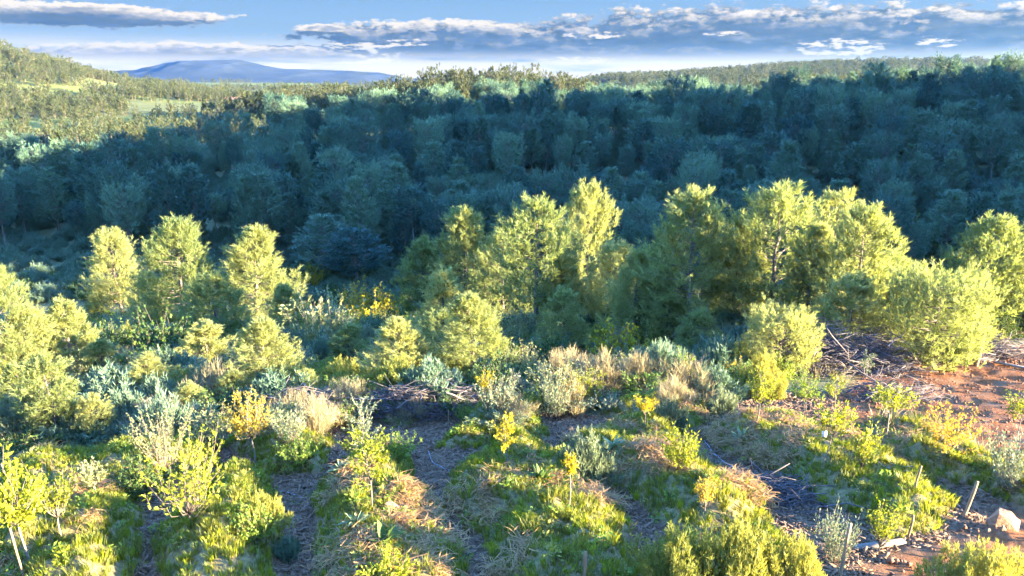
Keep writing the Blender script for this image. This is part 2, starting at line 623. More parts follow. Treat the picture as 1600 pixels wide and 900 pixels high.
def ground_material():
    m, nt, out = new_mat('ground_soil')
    N, L = nt.nodes, nt.links

    def noise(scale, det=6, rough=.6, vec=None):
        n = N.new('ShaderNodeTexNoise')
        n.inputs['Scale'].default_value = scale
        n.inputs['Detail'].default_value = det
        n.inputs['Roughness'].default_value = rough
        L.new(vec or tc.outputs['Object'], n.inputs['Vector'])
        return n.outputs['Fac']

    def ramp(fac, c1, c2, a=.35, b=.65):
        r = N.new('ShaderNodeValToRGB')
        r.color_ramp.elements[0].position = a
        r.color_ramp.elements[0].color = (*c1, 1)
        r.color_ramp.elements[1].position = b
        r.color_ramp.elements[1].color = (*c2, 1)
        L.new(fac, r.inputs[0])
        return r.outputs[0]

    def mix(f, a, b):
        n = N.new('ShaderNodeMix')
        n.data_type = 'RGBA'
        L.new(f, n.inputs[0])
        L.new(a, n.inputs[6])
        L.new(b, n.inputs[7])
        return n.outputs[2]

    tc = N.new('ShaderNodeTexCoord')
    at = N.new('ShaderNodeAttribute')
    at.attribute_name = 'zone'
    sp = N.new('ShaderNodeSeparateColor')
    L.new(at.outputs['Color'], sp.inputs[0])
    bed, dirt, mulch = sp.outputs
    far = at.outputs['Alpha']
    n_f = noise(9, 8, .7)
    n_m = noise(1.4)
    n_l = noise(.06, 5)
    scrub = mix(n_m, ramp(n_f, (.045, .048, .025), (.15, .13, .065)), ramp(n_f, (.05, .075, .022), (.20, .17, .08)))
    c_mulch = ramp(noise(22, 6, .75), (.055, .031, .017), (.175, .105, .058), .32, .7)
    c_bed = ramp(n_f, (.07, .065, .025), (.24, .17, .075))
    red = ramp(n_f, (.115, .036, .011), (.23, .092, .036), .3, .7)
    c_dirt = mix(ramp(n_m, (0, 0, 0), (1, 1, 1), .48, .72), red, ramp(n_f, (.13, .070, .036), (.22, .132, .075), .3, .7))
    vo = N.new('ShaderNodeTexVoronoi')
    vo.inputs['Scale'].default_value = .012
    L.new(tc.outputs['Object'], vo.inputs['Vector'])
    sv = N.new('ShaderNodeSeparateColor')
    L.new(vo.outputs['Color'], sv.inputs[0])
    field = mix(sv.outputs[0], ramp(n_l, (.055, .090, .016), (.135, .155, .034), .3, .7), ramp(n_l, (.06, .07, .02), (.12, .115, .04), .3, .7))
    c = mix(mulch, scrub, c_mulch)
    c = mix(bed, c, c_bed)
    c = mix(dirt, c, c_dirt)
    c = mix(far, c, field)
    bs = N.new('ShaderNodeBsdfPrincipled')
    L.new(c, bs.inputs['Base Color'])
    bs.inputs['Roughness'].default_value = .95
    bs.inputs['Specular IOR Level'].default_value = .1
    bp = N.new('ShaderNodeBump')
    bp.inputs['Strength'].default_value = .7
    bp.inputs['Distance'].default_value = .06
    L.new(n_f, bp.inputs['Height'])
    L.new(bp.outputs[0], bs.inputs['Normal'])
    L.new(bs.outputs[0], out.inputs['Surface'])
    return m


def build_ground():
    r1 = 6.0 * (1.0085 ** np.arange(0, 280))
    r2 = r1[-1] * (1.026 ** np.arange(1, 205))
    r0 = np.array([.0, 2.0, 4.0])
    R = np.concatenate([r0, r1, r2])
    a_f = np.radians(np.arange(-42, 42.01, .2))
    a_c = np.radians(np.arange(45, 316, 4.0))
    A = np.concatenate([a_f, a_c])
    nr, na = len(R), len(A)
    X = R[:, None] * np.sin(A)[None]
    Y = R[:, None] * np.cos(A)[None]
    Z = H(X, Y)
    V = np.stack([X, Y, Z], -1).reshape(-1, 3)
    i, j = np.meshgrid(np.arange(nr - 1), np.arange(na), indexing='ij')
    j2 = (j + 1) % na
    F = np.stack([i * na + j, i * na + j2, (i + 1) * na + j2, (i + 1) * na + j], -1).reshape(-1, 4)
    F = F[:, ::-1]
    me = np_mesh('ground', V, F, ground_material(), True)
    x, y = V[:, 0], V[:, 1]
    zone = np.zeros((len(V), 4), np.float32)
    m = (np.abs(y - 28) < 27) & (np.abs(x) < 70)
    bed, hgt, dirt, gard = zones(x[m], y[m])
    zone[m, 0] = bed
    zone[m, 1] = dirt
    zone[m, 2] = gard
    zone[:, 3] = smooth01(230, 330, np.hypot(x, y))
    ca = me.color_attributes.new('zone', 'FLOAT_COLOR', 'POINT')
    ca.data.foreach_set('color', zone.ravel())
    tag(link('ground', me), kind='structure')


build_ground()


def build_mountain():
    """long bare massif on the horizon"""
    x = np.linspace(-3100, 350, 300)
    t = np.linspace(0, 1, 90)
    D = 3500.0
    k = D / 0.963 / FPX * 1.0
    sil = [(100, 132), (160, 112), (215, 110), (262, 100), (300, 96), (335, 95), (375, 94), (410, 101), (450, 107), (520, 110), (590, 112), (632, 120), (700, 128), (900, 134)]
    sx = np.array([D * math.tan(math.radians(px_dir(a, b)[0])) for a, b in sil])
    sz = np.array([math.hypot(D, q) * math.tan(math.radians(px_dir(a, b)[1])) + CZ for (a, b), q in zip(sil, sx)])
    top = np.interp(x, sx, sz, left=-20, right=-20)
    top = top + fbm(x, x * 0, 260, 4, 23) * 4.0 * smooth01(0, 40, top)
    X, T = np.meshgrid(x, t)
    Yd = D + (T - .5) * 1500 + 90 * fbm(X, T * 500, 400, 3, 4)
    shape = np.where(T < .5, smooth01(0, .5, T) ** 1.15, smooth01(1, .5, T))
    rid = 1 - np.abs(fbm(X, T * 1500, 250, 5, 8))
    Z = -25 + (top[None] + 25) * shape * (1 - .22 * (1 - rid) * np.sin(np.clip(T, 0, 1) * math.pi * 1) * (np.abs(T - .5) > .02)) + fbm(X, T * 1600, 60, 2, 15) * 1.5
    V = np.stack([X, Yd, Z], -1).reshape(-1, 3)
    n = len(x)
    i, j = np.meshgrid(np.arange(len(t) - 1), np.arange(n - 1), indexing='ij')
    F = np.stack([i * n + j, i * n + j + 1, (i + 1) * n + j + 1, (i + 1) * n + j], -1).reshape(-1, 4)
    mat = rough_mat('shaded_mountain', (.006, .014, .022), (.030, .036, .042), .006, stretch=(1, 1, 3))  # colour darkened like cloud shadow and blued like distant air
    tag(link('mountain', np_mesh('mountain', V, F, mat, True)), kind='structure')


build_mountain()

# ------------------------------------------------------------------ pines
CROWN_PROFILE = {
    'cone': lambda t: np.minimum(1, .50 + 2.6 * t) * (1 - t) ** .72,
    'egg': lambda t: np.minimum(1, .62 + 1.5 * t) * np.clip(1 - t, 0, 1) ** .58,
    'dome': lambda t: np.sqrt(np.clip(1 - ((t - .50) / .56) ** 2, 0, 1)),
    'ball': lambda t: np.sqrt(np.clip(1 - ((t - .45) / .60) ** 2, 0, 1)),
}


def pine_meshes(name, h, r, base, prof, seed, lev=.30, per=6, twigs=17, tufts=3, nn=6, tl=.30, tw=.036, mat='pine_young', bark='bark', leaders=3, ragged=.25, lean=0.0, upness=1.0):
    q = np.random.default_rng(seed)
    tr, cr = MB(), MB()
    nz = 9
    tz = np.linspace(-.25, h * .97, nz)
    sway = np.cumsum(q.normal(0, .035 * h / 8, (nz, 2)), axis=0)
    sway -= sway[1]
    sway[:, 0] += lean * np.linspace(0, 1, nz) ** 1.4
    TP = np.column_stack([sway, tz])
    r0 = .013 * h + .02
    tube(tr, TP, np.linspace(r0, .012, nz) + np.array([r0 * .5] + [0] * (nz - 1)), 6)
    f = CROWN_PROFILE[prof]
    P_all, D_all = [], []
    z = base * h
    while z < h * .97:
        t = (z - base * h) / (h * (1 - base))
        rad = r * float(f(np.array(t)))
        az0 = q.uniform(0, 6.28)
        for b in range(per):
            if q.random() < .10 + ragged * .3:
                continue
            az = az0 + b * 6.283 / per + q.normal(0, .28)
            zb = min(z + q.uniform(-.5, .5) * lev, h * .96)
            Lb = max(.22, rad * q.uniform(1 - ragged * 1.3, 1 + ragged * .6))
            c = np.array([np.interp(zb, tz, TP[:, 0]), np.interp(zb, tz, TP[:, 1]), zb])
            rise = q.uniform(.10, .42) + .22 * t
            s = np.linspace(0, 1, 5)
            out = np.array([math.cos(az), math.sin(az), 0])
            side = np.array([-out[1], out[0], 0])
            bp = c + out * (s * Lb)[:, None] + np.array([0, 0, 1.0]) * (Lb * rise * s ** 1.6)[:, None] + side * (q.normal(0, .10) * Lb * s ** 2)[:, None]
            if Lb > .35:
                tube(tr, bp, np.linspace(.010 + .010 * Lb, .004, 5), 3)
            nt = max(3, int(twigs * (.35 + .65 * Lb / r)))
            u = np.sqrt(q.uniform(.08 if Lb < .8 else .16, 1.0, nt))
            base_p = np.array([[np.interp(v, s, bp[:, k]) for k in range(3)] for v in u])
            off = side * (q.normal(0, .21, nt) * Lb * (1.15 - .55 * u))[:, None] + np.array([0, 0, 1.0]) * (q.normal(.0, .19, nt) * Lb ** .8)[:, None]
            tip = base_p + off
            d = unit(out * .55 + side * q.normal(0, .45, nt)[:, None] + np.array([0, 0, 1.0]) * ((q.uniform(.7, 1.6, nt) + .6 * t) * upness)[:, None])
            for k in range(tufts):
                P_all.append(tip + d * (k * tl * .55) + q.normal(0, .03, (nt, 3)))
                D_all.append(d)
        z += lev * q.uniform(.8, 1.2)
    # upright candles on the leading shoots
    for k in range(leaders):
        a, rr = q.uniform(0, 6.28), (0 if k == 0 else q.uniform(.08, .5) * r)
        tg = np.linspace(0, 1, 60)
        inside = tg[f(tg) * r * 1.05 >= rr]
        zt = h * .97 if k == 0 or not len(inside) else h * (base + (1 - base) * inside[-1]) + q.uniform(-.2, .3)
        top = np.array([TP[-1, 0] + math.cos(a) * rr, TP[-1, 1] + math.sin(a) * rr, zt])
        m = 12
        s = np.linspace(-1.1, .5, m)[:, None]
        P_all.append(top + np.array([0, 0, 1.0]) * s * .8 + q.normal(0, .04, (m, 3)))
        D_all.append(np.tile([0, 0, 1.6], (m, 1)) + q.normal(0, .2, (m, 3)))
    P = np.concatenate(P_all)
    D = np.concatenate(D_all)
    needles(cr, P, D, tl, nn, .42, tw, q)
    reach = np.percentile(np.hypot(P[:, 0], P[:, 1]), 97) + tl * .4
    return tr.mesh(name + '_trunk', MT[bark], True), cr.mesh(name + '_crown', MT[mat]), P[:, 2].max() + tl * .7, reach


YOUNG = [
    pine_meshes('pine_a', 8, 2.3, .06, 'cone', 1, leaders=8),
    pine_meshes('pine_b', 8, 2.6, .10, 'egg', 2, leaders=9),
    pine_meshes('pine_c', 8, 2.4, .16, 'egg', 3, leaders=9, ragged=.36),
    pine_meshes('pine_d', 8, 2.6, .04, 'cone', 4, leaders=10, ragged=.32),
    pine_meshes('pine_e', 8, 2.6, .24, 'egg', 5, leaders=9, ragged=.34, per=5),
    pine_meshes('pine_f', 5, 2.4, .05, 'ball', 6, lev=.26, leaders=16, ragged=.15),
    pine_meshes('pine_g', 5, 1.6, .03, 'cone', 7, lev=.27, leaders=5, tl=.22),
    pine_meshes('pine_h', 6, 1.5, .32, 'egg', 8, lev=.30, leaders=5, tl=.22, ragged=.3),
]
OLD = [
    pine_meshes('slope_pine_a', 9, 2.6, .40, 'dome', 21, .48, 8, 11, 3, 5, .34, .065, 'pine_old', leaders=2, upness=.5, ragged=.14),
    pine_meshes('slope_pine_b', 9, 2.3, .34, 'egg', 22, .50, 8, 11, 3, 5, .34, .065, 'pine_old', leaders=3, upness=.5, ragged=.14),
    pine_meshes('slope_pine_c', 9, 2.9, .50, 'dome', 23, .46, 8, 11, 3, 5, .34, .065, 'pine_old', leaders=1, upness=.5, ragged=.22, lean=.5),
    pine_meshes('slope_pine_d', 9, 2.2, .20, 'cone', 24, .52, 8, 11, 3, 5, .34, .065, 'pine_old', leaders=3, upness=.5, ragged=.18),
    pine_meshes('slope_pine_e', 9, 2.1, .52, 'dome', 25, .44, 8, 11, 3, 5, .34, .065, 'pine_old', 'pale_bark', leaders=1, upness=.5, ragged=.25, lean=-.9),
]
FAR = [
    pine_meshes('far_pine_a', 8, 2.6, .12, 'dome', 31, 1.0, 5, 4, 2, 4, .9, .22, 'pine_far', leaders=0),
    pine_meshes('far_pine_b', 8, 2.2, .08, 'egg', 32, 1.0, 5, 4, 2, 4, .9, .22, 'pine_far', leaders=0),
    pine_meshes('far_pine_c', 8, 3.0, .15, 'ball', 33, 1.0, 5, 4, 2, 4, .9, .22, 'pine_far', leaders=0, ragged=.4),
]


def place_tree(kind, x, y, h, w, label, group=None, name='pine_tree', cat='pine tree', rz=None, z=None):
    tm, cm, h0, r0 = kind
    e = link(name, None, None, (x, y, (H(x, y) if z is None else z) - .05), random.uniform(0, 6.28) if rz is None else rz)
    e.empty_display_size = .3
    e.scale = (w / (2 * r0), w / (2 * r0), h / h0)
    tag(e, label, cat, group)
    link('trunk', tm, e)
    link('crown', cm, e)
    return e


# lit pines on the near side of the valley: x, row of the tip, row of the foot, width (all read off the photograph), kind, label
PINES = [
    (192, 352, 500, 92, 2, 'pale rounded pine standing alone above the dark carob thicket'),
    (292, 332, 528, 128, 1, 'tall bushy sunlit pine with a blunt double tip next to the pale rounded pine'),
    (404, 350, 525, 132, 3, 'broad sunlit pine with several upright tips beside the tall bushy pine'),
    (14, 408, 610, 120, 1, 'big yellow-lit pine cut by the picture edge beside the scrub'),
    (116, 458, 590, 84, 6, 'slim pointed pine growing against the big pine at the picture edge'),
    (92, 542, 690, 96, 7, 'thin pine with a bare pale trunk and loose crown above the garden edge'),
    (328, 496, 585, 88, 6, 'small bright yellow cone-shaped pine in front of the tall bushy pine'),
    (415, 492, 618, 122, 3, 'shaggy green pine with yellow candles in front of the broad sunlit pine'),
    (728, 316, 505, 128, 0, 'steeple-shaped pine with the tallest spire among the middle pines'),
    (665, 365, 500, 90, 0, 'lower pointed pine against the shoulder of the steeple-shaped pine'),
    (836, 300, 530, 140, 4, 'tall dense pine with a broad feathery top beside the steeple-shaped pine'),
    (918, 278, 503, 104, 2, 'lofty pale pine rising highest behind the broad feathery pine'),
    (962, 372, 520, 110, 1, 'bushy yellow pine at the foot of the lofty pale pine'),
    (695, 412, 560, 92, 6, 'slender yellow pine in front of the steeple-shaped pine'),
    (742, 455, 600, 132, 3, 'wide bright pine with many candles above the dry grass berm'),
    (630, 492, 605, 118, 3, 'spreading low pine touching the wide bright pine with candles'),
    (878, 445, 565, 86, 0, 'narrow yellow pine standing before the tall dense feathery pine'),
    (1076, 288, 530, 150, 2, 'large pine with a shaded flank and sunlit crest beside the bare-trunked pine'),
    (1200, 278, 525, 165, 4, 'largest pine with a dark bare trunk showing through its open crown'),
    (1290, 288, 502, 112, 4, 'grey-green pine half hidden behind the largest pine'),
    (1332, 312, 545, 132, 2, 'stepped pine with layered sunlit boughs beyond the brush heap'),
    (1216, 466, 582, 112, 5, 'rounded bushy young pine standing clear beside the big brush heap'),
    (1090, 476, 565, 76, 6, 'short plump pine in front of the large shaded-flank pine'),
    (1455, 398, 572, 152, 5, 'big globe-shaped pine overhanging the red earth track'),
    (1527, 328, 520, 128, 1, 'tall full pine behind the globe-shaped pine'),
    (1598, 342, 515, 112, 2, 'tall pine beside the full pine, cut by the picture edge above the bank'),
    (1322, 420, 560, 116, 0, 'dark green pointed pine in the dip behind the brush heap'),
    (990, 388, 545, 108, 3, 'shaded green pine under the lofty pale pine'),
    (1400, 425, 545, 80, 6, 'small pine squeezed between the stepped pine and the globe-shaped pine'),
    (40, 560, 660, 70, 6, 'low yellow pine crowding the thin bare-trunked pine'),
    (150, 610, 690, 60, 7, 'low straggling young pine beside the thin bare-trunked pine'),
    (245, 420, 520, 80, 3, 'squat pine filling the gap between the pale rounded and tall bushy pines'),
    (560, 352, 452, 96, -1, 'shaded pine with a sunlit tip at the edge of the valley shadow'),
    (507, 333, 440, 92, -3, 'pointed shaded pine with glowing tip at the valley edge'),
    (785, 350, 515, 100, 1, 'full pine wedged between the steeple-shaped and feathery-topped pines'),
    (1145, 330, 520, 110, 1, 'yellow pine filling the gap before the largest pine and the shaded-flank pine'),
    (1255, 345, 535, 110, 3, 'pine with ragged candles beside the bare-trunked largest pine'),
    (880, 395, 530, 90, 0, 'green pointed pine below the lofty pale pine and behind the narrow yellow pine'),
    (1030, 360, 525, 90, 2, 'narrow ragged pine on the shaded side of the large shaded-flank pine'),
    (1380, 385, 535, 95, 1, 'yellow pine between the stepped pine and the globe-shaped pine'),
    (345, 420, 545, 110, 1, 'lower full pine in front of the tall bushy and broad sunlit pines'),
    (455, 440, 545, 80, 3, 'low pine touching the broad sunlit pine beside the olive bush'),
    (60, 470, 600, 90, 1, 'full pine behind the low yellow pine near the picture edge'),
    (1500, 450, 545, 80, 3, 'low pine behind the globe-shaped pine at the track end'),
    (430, 535, 600, 74, 6, 'small dark-footed pine in the hollow below the broad sunlit pine'),
    (365, 575, 640, 70, 3, 'small bushy pine in the hollow below the bright cone-shaped pine'),
    (238, 548, 625, 80, 0, 'lone young pine in the dark scrub below the carob thicket'),
    (165, 525, 600, 70, 6, 'young pine among the scrub below the pale rounded pine'),
    (545, 505, 585, 80, 3, 'young pine between the olive bush and the spreading low pine'),
    (480, 585, 640, 64, 6, 'little pine behind the brush heap near the brown-tinged sapling'),
    (300, 600, 655, 64, 6, 'little pine in the scrub behind the olive-tinted bushy sapling'),
    (1040, 455, 545, 80, 1, 'yellow-green pine in front of the narrow ragged pine'),
    (690, 480, 590, 100, 1, 'plump pine joined to the wide pine with many candles'),
]
LAND = []       # landmarks for describing smaller plants: x, y, short phrase
SHORT = ['the pale rounded pine', 'the tall bushy pine', 'the broad many-tipped pine', 'the big picture-edge pine', 'the slim pointed pine',
         'the thin bare-trunked pine', 'the small bright cone-shaped pine', 'the shaggy green pine', 'the steeple-shaped pine', None, 'the feathery-topped pine',
         'the lofty pale pine', None, 'the slender yellow pine', 'the wide pine with many candles', 'the spreading low pine', 'the narrow yellow pine',
         'the large shaded-flank pine', 'the largest pine', None, 'the stepped pine', 'the rounded bushy pine', 'the short plump pine', 'the globe-shaped pine',
         'the tall full pine', None, None, None, None, None, None, None, None, None] + [None] * 19
for (px, yt, yb, w, k, lab), sh in zip(PINES, SHORT):
    x, y = G(px, yb)
    h = max(1.5, z_at(y, yt) - H(x, y))
    depth = y * math.cos(PITCH) + (CZ - H(x, y)) * math.sin(PITCH)
    wd = w / FPX * depth
    place_tree(YOUNG[k] if k >= 0 else OLD[-k], x, y, h, wd * 1.08, lab, 'sunlit pines on the near side of the valley')  # negative kinds stand in shade and take the bluer slope needles
    if sh:
        LAND.append((x, y, sh))


# ------------------------------------------------------------------ scattered instances (only for what nobody could count)
def scatter(name, sources, P, var, rot, scl, label, cat):
    me = bpy.data.meshes.new(name)
    me.vertices.add(len(P))
    me.vertices.foreach_set('co', np.asarray(P, np.float32).ravel())
    for an, ty, dat, key in (('var', 'INT', np.asarray(var, np.int32), 'value'), ('rot', 'FLOAT_VECTOR', np.asarray(rot, np.float32), 'vector'),
                             ('scl', 'FLOAT_VECTOR', np.asarray(scl, np.float32), 'vector')):
        a = me.attributes.new(an, ty, 'POINT')
        a.data.foreach_set(key, dat.ravel())
    o = link(name, me)
    ng = bpy.data.node_groups.new(name, 'GeometryNodeTree')
    ng.interface.new_socket('Geometry', in_out='INPUT', socket_type='NodeSocketGeometry')
    ng.interface.new_socket('Geometry', in_out='OUTPUT', socket_type='NodeSocketGeometry')
    N, L = ng.nodes, ng.links
    gi, go = N.new('NodeGroupInput'), N.new('NodeGroupOutput')
    jn = N.new('GeometryNodeJoinGeometry')
    for si, meshes in enumerate(sources):
        j2 = N.new('GeometryNodeJoinGeometry')
        for mm in meshes:
            ob = SRC.get(mm.name)
            if ob is None:
                ob = SRC[mm.name] = bpy.data.objects.new('source_' + mm.name, mm)
            oi = N.new('GeometryNodeObjectInfo')
            oi.inputs['Object'].default_value = ob
            L.new(oi.outputs['Geometry'], j2.inputs[0])
        g2 = N.new('GeometryNodeGeometryToInstance')
        L.new(j2.outputs[0], g2.inputs[0])
        L.new(g2.outputs[0], jn.inputs[0])

    def attr(n, ty):
        a = N.new('GeometryNodeInputNamedAttribute')
        a.data_type = ty
        a.inputs['Name'].default_value = n
        return a.outputs['Attribute']
    ip = N.new('GeometryNodeInstanceOnPoints')
    L.new(gi.outputs[0], ip.inputs['Points'])
    L.new(jn.outputs[0], ip.inputs['Instance'])
    ip.inputs['Pick Instance'].default_value = True
    L.new(attr('var', 'INT'), ip.inputs['Instance Index'])
    e2r = N.new('FunctionNodeEulerToRotation')
    L.new(attr('rot', 'FLOAT_VECTOR'), e2r.inputs[0])
    L.new(e2r.outputs[0], ip.inputs['Rotation'])
    L.new(attr('scl', 'FLOAT_VECTOR'), ip.inputs['Scale'])
    L.new(ip.outputs[0], go.inputs[0])
    md = o.modifiers.new('scatter', 'NODES')
    md.node_group = ng
    return tag(o, label, cat, None, 'stuff')


SRC = {}


def grid_points(x0, x1, y0, y1, step, jit, q):
    gx, gy = np.meshgrid(np.arange(x0, x1, step), np.arange(y0, y1, step))
    gx = gx + q.uniform(-jit, jit, gx.shape) * step
    gy = gy + q.uniform(-jit, jit, gy.shape) * step
    return gx.ravel(), gy.ravel()


def project(x, y, z):
    f = y * math.cos(PITCH) - (z - CZ) * math.sin(PITCH)
    u = y * math.sin(PITCH) + (z - CZ) * math.cos(PITCH)
    return 800 + FPX * x / f, 450 - FPX * u / f


def build_slope_wood():
    q = np.random.default_rng(40)
    gx, gy = grid_points(-330, 340, 70, 300, 4.7, .44, q)
    px, py = project(gx, gy, H(gx, gy))
    edge = np.interp(px, [-400, 120, 300, 420, 520, 640, 760, 900, 1050, 1600, 2100], [400, 392, 425, 405, 418, 428, 455, 460, 460, 455, 455])
    keep = (py < edge) & (np.abs(px - 800) < 1100 + 0 * gy)
    left_open = (gx < -.30 * gy - 3) & (gy > 150 + 12 * vnoise(gx, gy, 20, 44))       # open land below the far hill
    keep &= ~left_open
    keep &= ~((gy > 215) & (gx < 0)) & ~((gy > 245) & (gx < 60))
    keep &= (fbm(gx, gy, 17, 2, 33) > -.78) & (q.random(len(gx)) < .94)
    gx, gy, px, py = gx[keep], gy[keep], px[keep], py[keep]
    inview = (px > -60) & (px < 1660)
    order = np.argsort(np.where(inview, np.hypot(gx, gy), 1e6))
    k1 = order[:262]
    rest = order[262:]
    desc = ['dome-crowned pine', 'oval pine', 'flat-headed pine', 'pointed pine', 'leaning pine']
    marks = [(project(l[0], l[1], H(l[0], l[1]))[0], l[2]) for l in LAND]
    for i in k1:
        x, y = gx[i], gy[i]
        v = int(q.choice(5, p=[.26, .26, .2, .18, .10]))
        if py[i] > 372:
            place, grp = 'at the slope foot', 'shaded pines at the foot of the slope'
        elif py[i] > 318:
            place, grp = 'low on the slope', 'shaded pines low on the slope'
        else:
            place, grp = 'half way up the slope', 'shaded pines half way up the slope'
        s = q.uniform(.68, 1.28)
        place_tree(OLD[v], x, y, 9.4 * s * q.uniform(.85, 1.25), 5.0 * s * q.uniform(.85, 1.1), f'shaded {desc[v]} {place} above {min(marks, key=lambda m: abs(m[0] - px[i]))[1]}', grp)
    n = len(rest)
    s = q.uniform(.66, 1.28, n)
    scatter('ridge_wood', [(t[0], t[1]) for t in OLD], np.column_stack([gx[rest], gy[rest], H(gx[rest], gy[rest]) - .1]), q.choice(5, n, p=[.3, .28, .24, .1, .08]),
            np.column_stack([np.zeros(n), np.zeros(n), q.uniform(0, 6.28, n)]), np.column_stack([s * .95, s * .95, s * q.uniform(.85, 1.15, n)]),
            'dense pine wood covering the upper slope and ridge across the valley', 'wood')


build_slope_wood()


def build_far_woods():
    q = np.random.default_rng(41)

    def wood(name, gx, gy, label, smin, smax):
        n = len(gx)
        s = q.uniform(smin, smax, n)
        scatter(name, [(t[0], t[1]) for t in FAR], np.column_stack([gx, gy, H(gx, gy) - .1]), q.integers(0, 3, n),
                np.column_stack([np.zeros(n), np.zeros(n), q.uniform(0, 6.28, n)]), np.column_stack([s, s, s * q.uniform(.85, 1.2, n)]), label, 'wood')
    # hill on the far side
    gx, gy = grid_points(-760, -130, 400, 840, 6.6, .48, q)
    hz = H(gx, gy)
    k = (hz > -6 + 6 * vnoise(gx, gy, 60, 3)) & (np.abs(gx) < .80 * gy) & (q.random(len(gx)) < .92)
    k &= ~((hz < 13) & (fbm(gx, gy, 46, 2, 51) > .5))
    wood('hillside_wood', gx[k], gy[k], 'sunlit pine wood on the hillside beyond the valley', .75, 1.25)
    # knolls behind the ridge
    gx, gy = grid_points(-190, 240, 225, 470, 5.2, .48, q)
    hz = H(gx, gy)
    k = (hz > -6) & (gx > -.40 * gy) & (np.abs(gx) < .8 * gy) & (q.random(len(gx)) < .93) & ~((gx > 60) & (gy < 300))
    wood('knoll_wood', gx[k], gy[k], 'rounded sunlit pine wood on the knolls behind the ridge', .75, 1.2)
    # valley floor and plain: belts and scattered trees
    gx, gy = grid_points(-1900, 900, 330, 2600, 15, .5, q)
    hz = H(gx, gy)
    dens = fbm(gx / 2.2, gy, 120, 3, 61)
    k = (dens > .12) & (hz < 25) & (np.abs(gx) < .8 * gy) & (q.random(len(gx)) < .75) & (gy > 480)
    wood('plain_trees', gx[k], gy[k], 'belts of trees between the sunny fields of the far plain', .8, 1.5)
    gx, gy = grid_points(-420, -80, 175, 480, 8, .5, q)
    hz = H(gx, gy)
    k = (fbm(gx, gy, 40, 2, 71) > .0) & (hz < 2) & (gx < -.30 * gy) & (gx > -.8 * gy) & (q.random(len(gx)) < .8)
    wood('valley_trees', gx[k], gy[k], 'scattered olive-green trees on the valley floor below the far hill', .55, 1.0)
    gx, gy = grid_points(150, 1500, 1150, 1700, 14, .5, q)
    k = (np.abs(gx) < .8 * gy) & (H(gx, gy) > 4)
    wood('distant_ridge_wood', gx[k], gy[k], 'hazy wooded ridge showing just above the near crest', 1.2, 1.8)


build_far_woods()


def house(px, py, dist, w, d, h, label, rz):
    a, e = px_dir(px, py)
    x, y = dist * math.sin(math.radians(a)), dist * math.cos(math.radians(a))
    z = float(H(x, y))
    r = link('house', None, None, (x, y, z), rz)
    tag(r, label, 'house', 'white houses on the plain')

    def box(x0, x1, y0, y1, z0, z1):
        V = [(a, b, c) for a in (x0, x1) for b in (y0, y1) for c in (z0, z1)]
        F = [(0, 1, 3, 2), (4, 6, 7, 5), (0, 4, 5, 1), (2, 3, 7, 6), (0, 2, 6, 4), (1, 5, 7, 3)]
        return V, F

    def part(name, VF, m, par):
        me = bpy.data.meshes.new(name)
        me.from_pydata(VF[0], [], VF[1])
        me.materials.append(MT[m])
        return link(name, me, par)
    part('wall', box(-w / 2, w / 2, -d / 2, d / 2, -2, h), 'wall_white', r)
    o = .5
    V = [(-w / 2 - o, -d / 2 - o, h - .1), (w / 2 + o, -d / 2 - o, h - .1), (w / 2 + o, d / 2 + o, h - .1), (-w / 2 - o, d / 2 + o, h - .1), (-w / 2 - o, 0, h + d * .22), (w / 2 + o, 0, h + d * .22)]
    part('roof', (V, [(0, 1, 5, 4), (2, 3, 4, 5), (1, 2, 5), (3, 0, 4), (3, 2, 1, 0)]), 'roof_tile', r)
    n = max(2, int(w / 4))
    for i in range(n):
        c = -w / 2 + (i + .5) * w / n
        part('window', box(c - .6, c + .6, -d / 2 - .06, -d / 2 + .05, h * .35, h * .35 + 1.5), 'dark_window', r)


house(286, 128, 900, 16, 9, 6, 'white house on the rise below the mountain', .3)
house(365, 150, 640, 13, 8, 4.5, 'long low white farmhouse among trees beside the bright field', -.2)
house(378, 152, 650, 9, 7, 3.5, 'small white outbuilding beside the long low farmhouse', .1)
house(500, 137, 1150, 18, 10, 6, 'pale house far out among the plain trees', .4)


